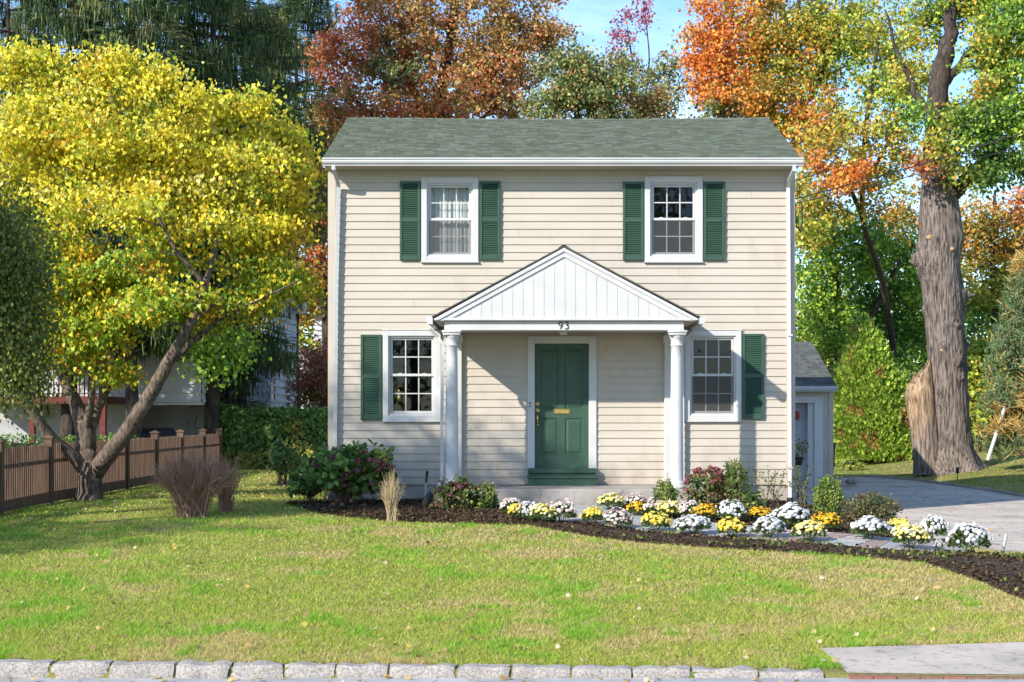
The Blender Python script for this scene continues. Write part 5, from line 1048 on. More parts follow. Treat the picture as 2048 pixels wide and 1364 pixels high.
# bare brown twiggy shrubs
def bare(name, label, px, py, wpx, hpx, n, cols, Y=None, up=.3, curve=1.0, rr=.0055, branch=2, dense_top=True):
    x, y = G(px, py)
    if Y is not None: y = Y; x = (px-CX)*(y+D)/F
    z0 = float(g(x, y)); s = (y+D)/F; R_ = wpx*s/2; H = hpx*s; t = thing(name, label, 'shrub', (x, y, z0)); mb = MB()
    for i in range(n):
        a = random.uniform(0, 2*math.pi); q = math.sqrt(random.random()); e = np.array([x+R_*q*math.cos(a), y+R_*q*.75*math.sin(a), z0+H*random.uniform(.55, 1)*(1-.35*q*q)]); b_ = np.array([x+R_*.22*random.gauss(0, .6), y+R_*.2*random.gauss(0, .6), z0-.02])
        m = np.array([b_[0]*.6+e[0]*.4, b_[1]*.6+e[1]*.4, z0+H*.45+random.gauss(0, .05)]); c = random.choice(cols); B = lambda t_: b_*(1-t_)**2+2*m*t_*(1-t_)+e*t_*t_
        mb.tube([B(t_)+RNG.normal(size=3)*.008 for t_ in (0, .2, .4, .6, .8, 1)], [rr*(1-.75*t_) for t_ in (0, .2, .4, .6, .8, 1)], 3, c=c)
        for k in range(branch):
            t_ = random.uniform(.35, .9); p = B(t_); q2 = p+np.array([random.gauss(0, .07), random.gauss(0, .07), random.uniform(.08, .22)]); mb.tube([p, (p+q2)/2+RNG.normal(size=3)*.01, q2], [rr*.5, rr*.4, rr*.2], 3, c=c)
    mb.build('stems', M['twig'], t, col=True); return t
TW = [(.30, .17, .11), (.38, .23, .14), (.22, .12, .08), (.46, .31, .20), (.33, .16, .11)]
bare('spirea_shrub', 'bare brown twiggy shrub fanning out in front of the fence', 385, 1034, 185, 150, 620, TW, rr=.006, branch=3)
bare('spirea_shrub', 'smaller bare brown shrub just right of the large twiggy one', 452, 1024, 100, 130, 150, TW, branch=2)
bare('ornamental_grass', 'dry straw coloured grass clump at the right of the large hydrangea', 783, 1043, 62, 112, 190, [(.42, .32, .18), (.5, .39, .23), (.34, .25, .14)], rr=.004, branch=0)
bare('bare_shrub', 'leafless dark shrub against the side wall of the white house', 545, 832, 100, 80, 120, [(.05, .04, .05), (.08, .06, .07)], Y=15.6, rr=.01, branch=3)
# beds by the porch
t, c, r, z0 = shrub('hydrangea', 'small hydrangea with dusky pink heads in front of the left column', 912, 1046, 90, 62, .052, 1300, [((.14, .17, .05), 4), ((.22, .2, .06), 3), ((.2, .09, .06), 2), ((.07, .12, .04), 3)], shape='broad', Y=-2.3)
for _ in range(11): p = c+rdir(1)[0]*r*np.array([.9, .9, .9]); p[2] = abs(p[2]-c[2])*1.1+c[2]; p[1] = min(p[1], c[1]+.02)-.05; head(t, p, .045, n=44)
head(t, W(911, 970, D-2.3), .06)
shrub('shrub', 'green and yellow bushy plant between the small hydrangea and the mums', 962, 1047, 68, 52, .045, 1500, [((.14, .2, .05), 4), ((.25, .26, .06), 3), ((.08, .13, .04), 3)], shape='broad', Y=-2.3)
shrub('boxwood', 'small feathery boxwood standing before the right column', 1330, 1018, 48, 58, .034, 3200, [((.16, .22, .05), 4), ((.24, .27, .07), 3), ((.08, .13, .035), 3)], lift=.36, upright=.9, Y=-2.05)
t, c, r, z0 = shrub('hydrangea', 'wide hydrangea with pinkish red heads right of the right column', 1415, 1026, 96, 76, .048, 1500, [((.13, .17, .05), 4), ((.24, .16, .06), 3), ((.25, .10, .06), 2), ((.07, .11, .035), 3)], shape='broad', Y=-1.7)
for _ in range(20): p = c+rdir(1)[0]*r; p[2] = abs(p[2]-c[2])*1.1+c[2]; p[1] = min(p[1], c[1]+.05)-.05; head(t, p, .048, [((.33, .10, .12), 4), ((.24, .08, .09), 3), ((.45, .2, .2), 1)], n=44)
shrub('shrub', 'upright olive leaved shrub beside the wide hydrangea', 1474, 1030, 56, 92, .036, 3600, [((.14, .19, .045), 4), ((.2, .22, .06), 3), ((.07, .11, .03), 3)], lift=.40, upright=1.2, Y=-1.8)
shrub('shrub', 'low dark green plant right of the olive leaved shrub', 1508, 1034, 44, 36, .05, 400, [((.08, .13, .04), 4), ((.2, .24, .06), 2)], shape='broad', Y=-2.2)
def lanky(label, px, py, top, wpx, Y, n=9):
    x = (px-CX)*(Y+D)/F; z0 = float(g(x, Y)); s = (Y+D)/F; t = thing('rose_shrub', label, 'shrub', (x, Y, z0)); mb = MB(); cl = Cloud('leaf')
    for i in range(n):
        e = np.array([x+random.uniform(-.5, .5)*wpx*s, Y+random.uniform(-.2, .2), HC+(HY-top)*s-random.random()*.25]); b_ = np.array([x+random.gauss(0, .05), Y, z0-.03]); m = (b_+e)/2+np.array([random.gauss(0, .08), 0, .1])
        P = [b_*(1-q)**2+2*m*q*(1-q)+e*q*q for q in np.linspace(0, 1, 8)]; mb.tube(P, [.006*(1-.7*q) for q in np.linspace(0, 1, 8)], 4, c=(.13, .12, .06)); k = 17; ii = rnd(k, 1.5, 7); Q = np.stack([np.interp(ii, np.arange(8), np.array(P)[:, a]) for a in range(3)], -1)+RNG.normal(size=(k, 3))*.022
        cl.add(Q, rdir(k), rdir(k), .045*rnd(k, .6, 1.3), pick([((.14, .17, .05), 4), ((.25, .24, .08), 2), ((.10, .11, .04), 2)], k))
    mb.build('stems', M['twig'], t, col=True); cl.build('foliage', M['leaf'], t)
lanky('lanky thin stemmed shrub before the wall left of the right downspout', 1545, 1015, 930, 100, -.9, 11)
lanky('lanky shrub with arching tips behind the wide hydrangea', 1450, 1010, 916, 90, -.8, 7)
lanky('lanky thin shrub between the house corner and the green boxwood', 1608, 1015, 925, 56, -.9, 9)
shrub('boxwood', 'bright green loose boxwood right of the house corner', 1658, 1046, 64, 76, .036, 4200, [((.17, .25, .045), 4), ((.27, .3, .06), 3), ((.08, .13, .03), 3)], lift=.38, upright=1.0, Y=-2.4)
t, c, r, z0 = shrub('low_hedge', 'low clipped hedge of small brownish green leaves beside the driveway', 1742, 1050, 112, 60, .036, 4200, [((.11, .13, .04), 4), ((.17, .15, .06), 3), ((.20, .11, .06), 2), ((.06, .08, .03), 3)], cat='hedge', lift=.5, nst=60, Y=-3.0, inner=.75)
# potted plant foliage on the iron stand
cl = Cloud('leaf'); n = 160; cl.add(np.array(PLANT_ON_STAND[1])+RNG.normal(size=(n, 3))*np.array([.09, .09, .12]), rdir(n), rdir(n), .06, pick([((.2, .22, .08), 3), ((.4, .36, .2), 1), ((.1, .13, .05), 2)], n)); cl.build('plant', M['leaf'], PLANT_ON_STAND[0])
# ivy covered hedge at the back left
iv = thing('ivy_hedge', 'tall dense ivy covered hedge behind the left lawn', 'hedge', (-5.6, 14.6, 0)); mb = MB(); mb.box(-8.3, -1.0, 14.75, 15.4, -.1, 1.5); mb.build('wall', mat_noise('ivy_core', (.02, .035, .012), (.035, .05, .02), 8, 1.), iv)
n = 15000; xx = rnd(n, -8.5, -.8); top = rnd(n) < .25; zz = np.where(top, 1.52+.12*vnoise(xx*2, xx*0, 5)+.05*RNG.normal(size=n), rnd(n, -.05, 1.58)); yy = np.where(top, rnd(n, 14.6, 15.4), 14.65+.16*vnoise(xx*2.2, zz*2.2, 9)+.04*RNG.normal(size=n))
cl = Cloud('heart'); warm = vnoise(xx*.8, zz*.8, 2) > .66; dk = [((.11, .21, .045), 5), ((.18, .31, .06), 4), ((.07, .13, .03), 3), ((.34, .44, .08), 2)]; wm = [((.34, .38, .07), 3), ((.5, .4, .07), 2), ((.2, .28, .05), 3)]
cl.add(np.stack([xx, yy, zz], -1), rdir(n)*.5+np.array([0, -.3, -1]), rdir(n)*.6+np.array([-.2, -1, .5]), .085*rnd(n, .6, 1.3), np.clip(np.where(warm[:, None], pick(wm, n), pick(dk, n))*(1+.2*RNG.normal(size=(n, 1))), .004, 1)); cl.build('foliage', M['leaf'], iv)
bh = thing('boxwood_hedge', 'low dark green hedge just behind the left run of the picket fence', 'hedge', (-12, 9.5, 0)); n = 7000; xx = rnd(n, -17, -8.9); P = np.stack([xx, rnd(n, 9.2, 9.9), rnd(n, .1, .92)+.1*vnoise(xx*2, xx*0, 4)], -1); cl = Cloud('leaf')
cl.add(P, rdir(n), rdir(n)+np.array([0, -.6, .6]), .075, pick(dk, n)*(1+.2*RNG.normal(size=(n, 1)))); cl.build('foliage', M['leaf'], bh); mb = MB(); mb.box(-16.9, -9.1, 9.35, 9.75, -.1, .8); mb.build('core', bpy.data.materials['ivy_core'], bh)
# japanese maple between the houses
tree('japanese_maple', 'bushy reddish brown japanese maple behind the ivy hedge', [(640, 905, 44, .09), (640, 830, 44, .07), (650, 760, 44, .05)], [(650, 730, 60, 50, 44, 60, MAPLE), (620, 770, 36, 50, 44, 30, MAPLE), (680, 780, 60, 50, 44.2, 30, MAPLE), (655, 800, 50, 24, 43.8, 14, [((.5, .2, .05), 2), ((.3, .25, .06), 3)])], leaf=.085, clump=.38, per=70, cat='tree')
# arborvitae cone on the right
x_, d_ = (1748-CX), 50.0; cx_ = x_*d_/F; cy_ = d_-D; z0 = float(g(cx_, cy_)); av = thing('arborvitae', 'bright green conical arborvitae with orange flecks beyond the driveway', 'tree', (cx_, cy_, z0))
n = 30000; H_ = 4.75; t_ = 1-np.sqrt(rnd(n, 0, 1)); t_ = np.clip(t_, 0, .99); a = rnd(n, 0, 2*math.pi); R_ = 1.5*(1-t_**1.7)**.85*(1+.04*np.sin(a*5+t_*9)+.16*(vnoise(a*5, t_*16, 6)-.3))*rnd(n, .84, 1.03); P = np.stack([cx_+R_*np.cos(a)-.25*t_*1.4, cy_+R_*np.sin(a), z0+.1+H_*t_], -1)
P += RNG.normal(size=P.shape)*.05; cl = Cloud('leaf'); on = np.stack([np.cos(a), np.sin(a), 0*a+.2], -1)
mk = vnoise(a*4, t_*12, 11) > .8; cols = np.where(mk[:, None], pick([((.6, .3, .11), 2), ((.34, .4, .1), 2)], n), pick([((.36, .50, .07), 5), ((.46, .58, .09), 3), ((.20, .33, .05), 3), ((.52, .56, .13), 1)], n)); cl.add(P, on+np.array([0, 0, .9])+rdir(n)*.6, rdir(n), .14*rnd(n, .6, 1.3), np.clip(cols*(1+.2*RNG.normal(size=(n, 1))), .004, 1)); cl.build('foliage', M['leaf'], av)
mb = MB(); mb.tube([(cx_, cy_, z0-.1), (cx_-.1, cy_, z0+2), (cx_-.3, cy_, z0+4.3)], [.12, .08, .02], 8); mb.lathe([(.3, z0+.15), (1.05, z0+.5), (.95, z0+1.6), (.6, z0+3), (.1, z0+4.2)], cx_-.05, cy_, 16); mb.build('trunk', bpy.data.materials['ivy_core'], av)  # trunk, plus a dark cone added for the shade inside the foliage
shrub('shrub', 'tall yellow green shrub behind the leaning pole', 1962, 880, 120, 230, .13, 6500, [((.24, .32, .04), 4), ((.42, .42, .05), 3), ((.13, .2, .03), 3), ((.62, .42, .06), 1)], Y=23, lift=.5, shape='heart')
shrub('shrub', 'green yellow undergrowth between the arborvitae and the great trunk', 1850, 915, 110, 150, .12, 2600, GRN, Y=29, lift=.5)
shrub('shrub', 'low yellow green ground plants at the foot of the arborvitae', 1700, 925, 60, 26, .09, 400, [((.3, .32, .06), 3), ((.15, .22, .04), 3)], Y=21.5)
# pine at the right edge
pb = W(2062, 900, 38.5); pz = float(g(pb[0], pb[1])); pn = thing('pine_tree', 'soft blue green pine with orange inner needles at the right edge', 'tree', (pb[0], pb[1], pz)); cl = Cloud('needle'); mb = MB(); mb.tube([(pb[0], pb[1], pz-.1), (pb[0], pb[1], pz+5.2)], [.12, .03], 8)
nodes = [(pb[0], pb[1], pz+.3+.3*k, .05) for k in range(16)]
for _ in range(470):
    t_ = random.random()**.8; rr = (1.15*(1-(t_*.95)**2)+.15)*random.uniform(.3, 1); a = random.uniform(0, 6.283); c = np.array([pb[0]+rr*math.cos(a), pb[1]+rr*math.sin(a), pz+.35+5.0*t_]); n = 60; org = vnoise(c[0]*1.5, c[2]*1.5, 8) > .55
    if random.random() < .35: twigs_to(mb, nodes[:16], c, .02)
    cl.add(c+RNG.normal(size=(n, 3))*.09, rdir(n)+np.array([0, 0, .5]), rdir(n), rnd(n, .14, .26), pick([((.58, .34, .10), 3), ((.34, .31, .11), 2)] if org else [((.14, .21, .09), 4), ((.20, .26, .11), 3), ((.09, .15, .065), 3), ((.45, .31, .11), 1.2)], n))
mb.build('trunk', M['bark'], pn); cl.build('crown', M['needle'], pn)
# leaning pole, stakes, lights
def leanpole(name, label, cat, P, r_, mat, pts=6): mb = MB(); mb.tube(P, r_, pts); o = mb.build(name, M[mat], loc=tuple(P[0])); tag(o, label, cat); return o
leanpole('leaning_pole', 'thin grey pole leaning right beside the pine', 'pole', [W(1975, 921, 38), W(1995, 860, 38.2), W(2016, 795, 38.5)], .045, 'steel', 8)
def path_light(label, px, py, hpx):
    x, y = G(px, py); z0 = float(g(x, y)); s = (y+D)/F; h = hpx*s; t = thing('path_light', label, 'garden light', (x, y, z0), None); mb = MB(); mb.tube([(x, y, z0-.05), (x, y, z0+h*.6)], .01, 6); mb.build('stake', M['black'], t); mb = MB(); mb.lathe([(.02, z0+h*.55), (.045, z0+h*.62), (.045, z0+h*.9), (.03, z0+h), (.0, z0+h)], x, y, 10); mb.build('lamp_head', M['plastic'], t)
path_light('small dark solar light in the grass before the great trunk', 1915, 962, 28); path_light('small dark solar light by the fence behind the forked tree', 264, 975, 24); path_light('small dark solar light under the large hydrangea', 662, 1026, 40)
leanpole('white_stake', 'short white stake leaning at the near edge of the driveway', 'stake', [np.array([*G(2003, 1114), float(g(*G(2003, 1114)))-.02]), W(2013, 1068, G(2003, 1114)[1]+D-.05)], .018, 'white')
wp = np.array([*G(848, 1022), 0.0]); t = thing('walking_stick', 'white walking stick with a black grip leaning by the left downspout', 'stick', (wp[0], -1.0, 0)); mb = MB(); mb.tube([W(849, 1014, D-.9), W(852, 965, D-.75)], .011, 7); mb.build('shaft', M['aluminium'], t); mb = MB(); mb.tube([W(852, 966, D-.75), W(853.5, 950, D-.7), W(854.5, 942, D-.7)], [.018, .022, .024], 9); mb.build('grip', M['black'], t)
gn = G(1665, 945+20); gp_ = (W(1705, 968, 36.5)); mb = MB()
for k in range(5): mb.lathe([(0, -.25+.0), (.1*(1-k*.1), -.22), (.08, -.14), (0, -.1)], gp_[0]+.09*math.cos(k*1.3)*(k > 0), gp_[1]+.09*math.sin(k*1.3), 8)
o = mb.build('stone_pile', M['granite'], smooth=True, loc=(gp_[0], gp_[1], -.25)); tag(o, 'small heap of pale stones at the far edge of the driveway', 'stones')
# overhead service wires to the house and their pole
up = thing('utility_pole', 'brown wooden utility pole by the street right of the lawn', 'pole', (16, -12, float(g(16, -12)))); mb = MB(); mb.tube([(16, -12, -1), (16, -12, 10)], [.16, .12], 12); mb.build('post', M['pole'], up); mb = MB(); mb.box(15.1, 16.9, -12.2, -12.1, 9.2, 9.32); mb.build('crossarm', M['pole'], up)
def wire(name, label, A, B, sag, r_=.009, grp=None):
    A, B = np.array(A), np.array(B); mb = MB(); mb.tube([A*(1-t)+B*t-np.array([0, 0, 4*sag*t*(1-t)]) for t in np.linspace(0, 1, 24)], r_, 5); o = mb.build(name, M['black'], loc=tuple(A)); tag(o, label, 'cable', grp)
wire('overhead_cable', 'upper black cable rising right from below the eave', (XR+.02, .1, 5.35), (15.9, -12, 9.2), .35, .007); wire('overhead_cable', 'middle black cable rising right from the wall corner', (XR+.02, .1, 5.05), (15.9, -12, 8.6), .45, .010); wire('overhead_cable', 'lowest black cable rising right from the wall corner', (XR+.02, .1, 4.98), (15.9, -12, 8.2), .5, .007)
mb = MB(); mb.tube([(XR+.02, .05, 5.02), (XR+.05, .05, 4.6), (XR+.12, .08, 4.5), (XR+.16, .1, 4.7), (XR+.15, .1, 5.0)], .012, 6); mb.build('service_drop', M['black'], house)
for k, (z_, lab) in enumerate(((5.1, 'lowest dark cable of the line strung behind the garage'), (5.45, 'second dark cable of the line strung behind the garage'), (5.75, 'third dark cable of the line strung behind the garage'), (6.1, 'topmost dark cable of the line strung behind the garage'))): wire('power_line', lab, (-42, 37.5, z_+.5), (42, 37.5, z_+.5), .8, .03, 'power lines behind the gardens')
for x_ in (-42, 42):
    u_ = thing('utility_pole', 'brown utility pole far off beyond the %s edge' % ('left' if x_ < 0 else 'right'), 'pole', (x_, 37.5, float(g(x_, 37.5)))); mb = MB(); mb.tube([(x_, 37.5, 0), (x_, 37.5, 8)], .15, 10); mb.build('post', M['pole'], u_)
# ------------------------------------------------------------ chrysanthemums
def mum_proto(name, label, kind, seed, s=1.0):
    """a unit plant: 1 m wide, ~.85 m tall, scaled when placed"""
    global RNG; RNG = np.random.default_rng(seed)
    pals = {'yellow': [((.78, .60, .07), 4), ((.82, .68, .16), 4), ((.72, .50, .04), 2)], 'gold': [((.75, .44, .02), 5), ((.70, .36, .015), 3), ((.8, .54, .05), 2)],
            'white': [((.66, .65, .63), 6), ((.58, .55, .52), 2), ((.70, .69, .67), 3)], 'cream': [((.82, .72, .30), 4), ((.8, .76, .5), 3), ((.78, .62, .12), 3)], 'blush': [((.66, .50, .44), 4), ((.76, .66, .60), 4), ((.50, .33, .27), 2), ((.82, .78, .74), 2)]}
    t = thing(name, label, 'flower', (0, 0, 0), 'potted size chrysanthemums along the path')
    cov = {'yellow': .55, 'gold': .8, 'white': .75, 'cream': .5, 'blush': .85}[kind]
    n = 130 if kind != 'blush' else 105; mb = MB(); k = 0; pts = []
    while len(pts) < n:
        u = unit(RNG.normal(size=3)); u[2] = abs(u[2])
        el = u[2]
        if el < 1-cov-.12+.12*RNG.normal() and random.random() < .85: continue
        p = np.array([u[0]*.48, u[1]*.48, .34+u[2]*.42])*RNG.uniform(.93, 1.08); p[:2] *= 1+.13*math.sin(3*math.atan2(u[1], u[0])+seed)+.08*math.sin(5*math.atan2(u[1], u[0])+seed*2); p[2] = max(p[2]*(1+.08*math.sin(2*math.atan2(u[1], u[0])+seed)), .1)
        if any(np.sum((p-q)**2) < .0016 for q in pts): k += 1
        if k > 6000: break
        pts.append(p); c = np.array(pick(pals[kind], 1)[0])*random.uniform(.88, 1.08); r_ = .058*random.uniform(.75, 1.2)
        a = unit(np.cross(u, [0.1, .2, 1.])); b_ = np.cross(u, a); V = []
        for rr, hh, m in ((1.0, 0, 9), (.72, .45, 9), (.3, .62, 9)):
            for j in range(m): w = 2*math.pi*j/m+rr*2; q = (1+.16*(j % 2))*rr*r_; V.append(p+a*q*math.cos(w)+b_*q*math.sin(w)+u*hh*r_)
        Fc = [(j, (j+1) % 9, 9+(j+1) % 9, 9+j) for j in range(9)]+[(9+j, 9+(j+1) % 9, 18+(j+1) % 9, 18+j) for j in range(9)]+[tuple(range(18, 27))]; mb.add(V, Fc, tuple(np.clip(c, 0, .9)))
    mb.build('blooms', M['petal'], t, col=True)
    cl = Cloud('leaf'); n = 760; u = rdir(n); u[:, 2] = np.abs(u[:, 2])*1.1-.15; rr = rnd(n, .3, 1)**.5; P = np.array([0, 0, .28])+u*np.array([.48, .48, .42])*rr[:, None]; lo_ = P[:, 2] < .22; P[lo_, :2] *= 1.12; P[:, 2] = np.maximum(P[:, 2], .01+.06*rnd(n))
    cl.add(P, u+rdir(n)*.8, u+rdir(n)*.6, .10*rnd(n, .6, 1.2), pick([((.09, .15, .045), 4), ((.14, .22, .065), 3), ((.06, .1, .035), 2), ((.22, .28, .08), 1)], n)*(1+.2*RNG.normal(size=(n, 1)))); cl.build('foliage', M['leaf'], t); mb = MB()
    for _ in range(14): a = random.uniform(0, 6.28); mb.tube([(.04*math.cos(a), .04*math.sin(a), -.03), (.15*math.cos(a), .15*math.sin(a), .2), (.3*math.cos(a), .3*math.sin(a), .42)], [.012, .009, .005], 4)
    mb.build('stems', mat_noise('mum_stem', (.08, .1, .04), (.12, .14, .05), 5), t); return t
MUMS = [('blush', 1022, 1033, 44, 34, 'fading blush chrysanthemum, leftmost of all, by the bushy green plant'), ('yellow', 1032, 1044, 34, 32, 'small yellow chrysanthemum at the left end of the path'), ('white', 1058, 1046, 42, 38, 'white chrysanthemum behind the pale yellow one at the left end of the path'),
 ('cream', 1086, 1051, 52, 38, 'pale yellow chrysanthemum, first at the left end of the mulch strip'), ('blush', 1124, 1049, 54, 44, 'blush white chrysanthemum just left of the path entrance'), ('yellow', 1187, 1053, 44, 33, 'lone yellow chrysanthemum at the right side of the path entrance'),
 ('blush', 1234, 1061, 56, 38, 'blush white chrysanthemum between two yellow ones at the front left'), ('cream', 1222, 1023, 50, 32, 'cream chrysanthemum against the porch slab, leftmost of the back row'), ('blush', 1272, 1021, 42, 30, 'blush chrysanthemum touching the porch slab behind the golden one'),
 ('gold', 1273, 1036, 38, 30, 'deep golden chrysanthemum, leftmost gold one, below the porch slab'), ('blush', 1310, 1036, 50, 34, 'greyish blush chrysanthemum in front of the small feathery boxwood'), ('cream', 1340, 1041, 50, 36, 'cream chrysanthemum below the foot of the right column'),
 ('blush', 1376, 1042, 42, 38, 'blush chrysanthemum in front of the wide hydrangea'), ('yellow', 1310, 1067, 54, 37, 'yellow chrysanthemum at the mulch edge, below the small feathery boxwood'), ('gold', 1412, 1046, 48, 34, 'golden chrysanthemum directly below the wide hydrangea'),
 ('white', 1461, 1049, 52, 44, 'tall white chrysanthemum at the foot of the olive leaved shrub'), ('white', 1386, 1073, 70, 38, 'wide white chrysanthemum at the mulch edge between two yellow ones'), ('yellow', 1464, 1079, 54, 38, 'full yellow chrysanthemum mound in front of the tall white one'),
 ('gold', 1519, 1047, 46, 28, 'small golden chrysanthemum in front of the low dark green plant'), ('white', 1536, 1080, 64, 42, 'flat topped white chrysanthemum just right of the full yellow mound'), ('white', 1582, 1062, 72, 50, 'large white chrysanthemum behind, below the right downspout'),
 ('cream', 1618, 1087, 64, 40, 'pale yellow chrysanthemum at the front below the large white one'), ('gold', 1653, 1066, 54, 36, 'golden chrysanthemum in front of the bright green boxwood'), ('white', 1738, 1082, 72, 44, 'white chrysanthemum in front of the low clipped hedge'),
 ('yellow', 1800, 1069, 40, 28, 'small yellow chrysanthemum behind, touching the driveway side of the bed'), ('cream', 1821, 1101, 70, 46, 'pale yellow chrysanthemum at the front near the driveway'), ('white', 1866, 1087, 52, 50, 'white chrysanthemum second from the right, against the driveway'),
 ('white', 1937, 1113, 78, 60, 'biggest white chrysanthemum, rightmost of all, at the end of the path'), ('white', 1877, 1106, 18, 22, 'tiny white chrysanthemum sprig left of the rightmost one')]
protos = {}
for i, (kind, px, py, w, h, lab) in enumerate(MUMS):
    x, y = G(px, py); z0 = float(g(x, y))+.02; s = (y+D)/F; sw = w*s*1.06; sh = h*s/.78
    opts = protos.setdefault(kind, [])
    if len(opts) < 3: t = mum_proto('chrysanthemum', lab, kind, 100+i); opts.append(t); t.location = (x, y, z0); t.scale = (sw, sw, sh); t.rotation_euler = (random.gauss(0, .07), random.gauss(0, .07), random.uniform(0, 6))
    else: copy_tree(opts[i % 3], (x, y, z0), lab, random.uniform(0, 6), (sw*random.uniform(.93, 1.07), sw*random.uniform(.93, 1.07), sh))
RNG = np.random.default_rng(55)

# ------------------------------------------------------------ grass, chips, fallen leaves
house_rect = [(XL-.1, -.02), (XR+.1, -.02), (XR+.1, 6), (XL-.1, 6)]; slab_rect = [(X(893)-.15, yF-.12), (X(1372)+.05, yF-.12), (X(1372)+.05, .1), (X(893)-.15, .1)]
HARD = [P_drive, P_mulch, P_bedL, P_path, P_bedR, P_apron, house_rect, slab_rect]
def lawn_pts(n, dmin=10.9, dmax=48, power=1.0):
    # more blades where the lawn is near, thinner far away
    u = rnd(n); a, b_ = dmin**(-power), dmax**(-power); d = (a+(b_-a)*u)**(-1/power); x = rnd(n, -1, 1)*(d*.385+2.2)-.01*d; y = d-D
    m = (y > -13.83)
    for P in HARD: m &= ~inpoly(x, y, P)
    m &= ~((x > 3.2) & (x < 7.2) & (y > 9.9) & (y < 15.5)); return x[m], y[m]
n = 860000; x, y = lawn_pts(n, power=1.6); z = g(x, y); d = y+D; m = len(x)
pt = .55*vnoise(x*.8, y*.8, 21)+.3*vnoise(x*2.7, y*2.7, 22)+.15*vnoise(x*9, y*9, 23); tuft = vnoise(x*2.2, y*1.6, 31)
left = sstep(4, -6, x)*.26+sstep(-5, -1.5, y)*.10-.03
gness = np.clip((pt+left-.52)*6.0+.5, 0, 1)
gn_ = rnd(m) < (.12+.68*gness)
lush = (.45*tuft+.35*vnoise(x*5, y*4, 33)+.2*vnoise(x*.9, y*.9, 34)+.07*RNG.normal(size=m) > .66)
c1 = pick([((.36, .45, .045), 4), ((.49, .55, .07), 3), ((.22, .36, .04), 2.5), ((.56, .57, .12), 1.5)], m); c2 = pick([((.68, .53, .22), 4), ((.62, .48, .17), 3), ((.72, .60, .32), 2), ((.46, .33, .13), 2)], m)
col = np.where((gn_ | lush)[:, None], c1, c2)*(1+.18*RNG.normal(size=(m, 1))); col[lush] *= np.array([.70, 1.0, .75])
h = (.018+.016*rnd(m))*(1+.5*tuft)*np.where(lush, 1.35, 1); wd = .0032*(.7+.6*rnd(m))*np.clip(d/12, .95, 2.6)
a = rnd(m, 0, 2*math.pi); lean = RNG.normal(size=(m, 2))*.8; B = np.stack([x, y, z-.004], -1); sx = np.stack([np.cos(a), np.sin(a), 0*a], -1)*wd[:, None]; top = B+np.stack([lean[:, 0]*h, lean[:, 1]*h, h], -1)
V = np.stack([B-sx, B+sx, top], 1).reshape(-1, 3)
o = mesh_obj('grass', V, np.arange(3*m).reshape(-1, 3), M['grassblade'], col=np.repeat(np.clip(col, .01, .8), 3, 0)); tag(o, 'short green and straw coloured lawn grass', 'grass', kind='stuff')
# bark chips in the beds
def in_any(x, y, Ps):
    m = np.zeros(len(x), bool)
    for P in Ps: m |= inpoly(x, y, P)
    return m
n = 260000; x = rnd(n, -7, 9); y = rnd(n, -12, 0); m = in_any(x, y, [P_mulch, P_bedL, P_bedR]) & ~inpoly(x, y, P_path) & ~inpoly(x, y, slab_rect); x, y = x[m], y[m]; n = len(x)
cl = Cloud('leaf'); cl.add(np.stack([x, y, g(x, y)+rnd(n, .015, .05)], -1), rdir(n)*np.array([1, 1, .35]), rdir(n)*.6+np.array([0, 0, 1]), rnd(n, .02, .055), pick([((.08, .052, .028), 5), ((.042, .028, .016), 4), ((.11, .072, .038), 3), ((.20, .14, .075), 1)], n)); o = cl.build('bark_mulch', M['chip']); tag(o, 'dark brown bark mulch in the flower beds', 'mulch', kind='stuff')
# weeds creeping in the mulch strip
n = 9000; x = rnd(n, -1, 9); y = rnd(n, -12, -3); m = inpoly(x, y, P_mulch) & (vnoise(x*2.2, y*3, 41) > .62); x, y = x[m], y[m]; n = len(x); cl = Cloud('leaf')
cl.add(np.stack([x, y, g(x, y)+.04], -1), rdir(n)+np.array([0, 0, 1.2]), rdir(n), .05, pick([((.18, .26, .04), 3), ((.3, .34, .06), 1), ((.1, .16, .03), 2)], n)); o = cl.build('weeds', M['leaf']); tag(o, 'small green weeds sprouting from the mulch strip', 'weeds', kind='stuff')
# fallen leaves
x1, y1 = lawn_pts(1300, power=1.0); x2 = rnd(1100, -6.8, -2.8); y2 = rnd(1100, -2.4, 9); m = ~in_any(x2, y2, [house_rect]); x2, y2 = x2[m], y2[m]
x3 = rnd(170, 4.6, 11); y3 = rnd(170, -6, 14); x4 = rnd(200, -5, 5.4); y4 = rnd(200, -6, -1.6); m = in_any(x4, y4, [P_mulch, P_bedL, P_bedR, P_path]); x4, y4 = x4[m], y4[m]; x5 = rnd(260, 10.3, 15); y5 = rnd(260, 0, 22)
xx5 = rnd(60, -5, 2); yy5 = rnd(60, -14.25, -14.02)
x = np.r_[x1, x2, x3, x4, x5]; y = np.r_[y1, y2, y3, y4, y5]; z = g(x, y)+rnd(len(x), .03, .05)
x = np.r_[x, xx5]; y = np.r_[y, yy5]; z = np.r_[z, xx5*0-.475]; n = len(x); cl = Cloud('lobed')
cl.add(np.stack([x, y, z], -1), rdir(n)*np.array([1, 1, .25]), rdir(n)*.8+np.array([0, -.2, 1]), rnd(n, .025, .062), pick([((.60, .44, .20), 4), ((.50, .33, .13), 3), ((.66, .56, .36), 3), ((.62, .50, .10), 1.2), ((.34, .2, .1), 2), ((.3, .34, .1), 1)], n)); o = cl.build('fallen_leaves', M['leaf']); tag(o, 'yellow, tan and brown fallen leaves scattered over the lawn', 'leaves', kind='stuff')

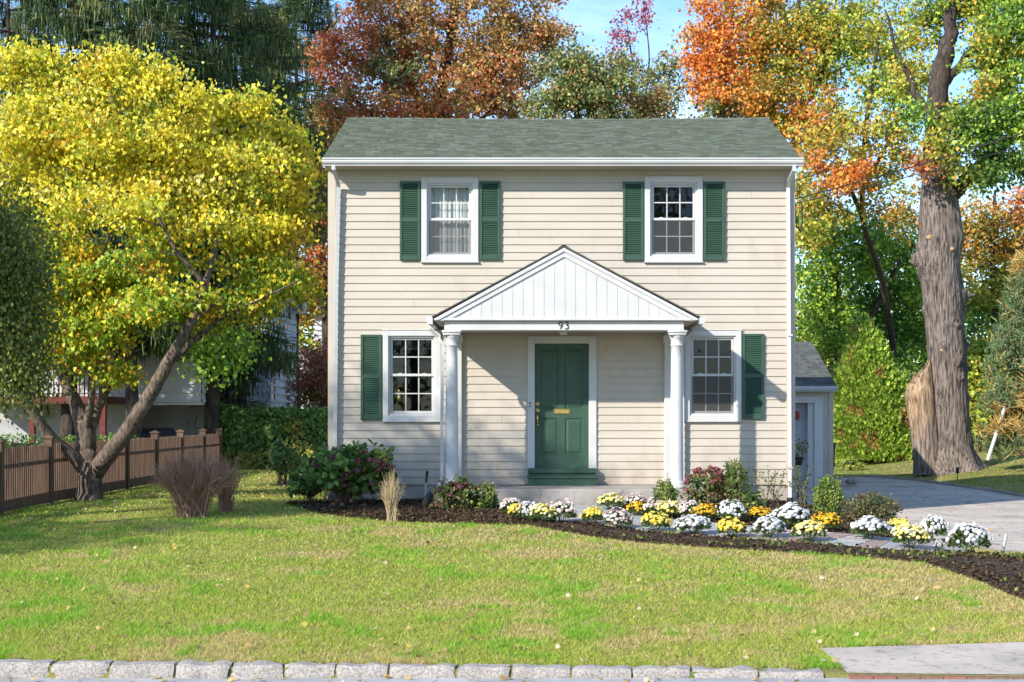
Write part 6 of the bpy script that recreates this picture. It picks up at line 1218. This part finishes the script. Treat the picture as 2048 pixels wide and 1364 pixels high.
# ------------------------------------------------------------ sky, sun, camera
w = bpy.data.worlds.new('World'); sc.world = w; w.use_nodes = True; nt = w.node_tree; bg = nt.nodes['Background']
SUN = Vector((-1, -.93, .80)).normalized(); el = math.asin(SUN.z); az = math.atan2(SUN.x, SUN.y)
sk = N(nt, 'ShaderNodeTexSky', sky_type='NISHITA'); sk.sun_disc = False; sk.sun_elevation = el; sk.sun_rotation = az % (2*math.pi); sk.air_density = 1.0; sk.dust_density = .15; sk.ozone_density = 3.0
tc = N(nt, 'ShaderNodeTexCoord'); mp = N(nt, 'ShaderNodeMapping'); mp.inputs['Scale'].default_value = (1.2, 1.2, 4); mp.inputs['Location'].default_value = (.3, .1, 0); nz = N(nt, 'ShaderNodeTexNoise'); nz.inputs['Scale'].default_value = 3.2; nz.inputs['Detail'].default_value = 7; nz.inputs['Roughness'].default_value = .62; nz.inputs['Distortion'].default_value = .6
nt.links.new(tc.outputs['Generated'], mp.inputs['Vector']); nt.links.new(mp.outputs['Vector'], nz.inputs['Vector']); rp = ramp(nt, nz.outputs['Fac'], [(.52, (0, 0, 0)), (.82, (.4, .4, .4))])
mx = N(nt, 'ShaderNodeMix', data_type='RGBA'); mx.inputs['B'].default_value = (7.5, 7.8, 8.2, 1); nt.links.new(rp.outputs['Color'], mx.inputs['Factor']); tn = N(nt, 'ShaderNodeMix', data_type='RGBA', blend_type='MULTIPLY'); tn.inputs['Factor'].default_value = 1; tn.inputs['B'].default_value = (.84, .94, 1.06, 1); nt.links.new(sk.outputs['Color'], tn.inputs['A']); nt.links.new(tn.outputs['Result'], mx.inputs['A']); nt.links.new(mx.outputs['Result'], bg.inputs['Color']); bg.inputs['Strength'].default_value = .15
s = bpy.data.lights.new('sun', 'SUN'); s.energy = 4.0; s.angle = math.radians(.8); s.color = (1, .94, .85); so = bpy.data.objects.new('sun', s); COL.objects.link(so); so.rotation_euler = SUN.to_track_quat('Z', 'Y').to_euler()
cam = bpy.data.cameras.new('camera'); cam.lens = F/2048*36; cam.sensor_width = 36; cam.shift_x = -(CX-1024)/2048; cam.shift_y = (HY-682)/2048; cam.clip_end = 2000; cam.clip_start = .1
co = bpy.data.objects.new('camera', cam); COL.objects.link(co); co.location = (0, -D, HC); co.rotation_euler = (math.radians(90), 0, 0); sc.camera = co
sc.view_settings.view_transform = 'Standard'; sc.view_settings.look = 'None'; sc.view_settings.gamma = 1; sc.view_settings.exposure = .88
sc.cycles.max_bounces = 6; sc.cycles.transparent_max_bounces = 16
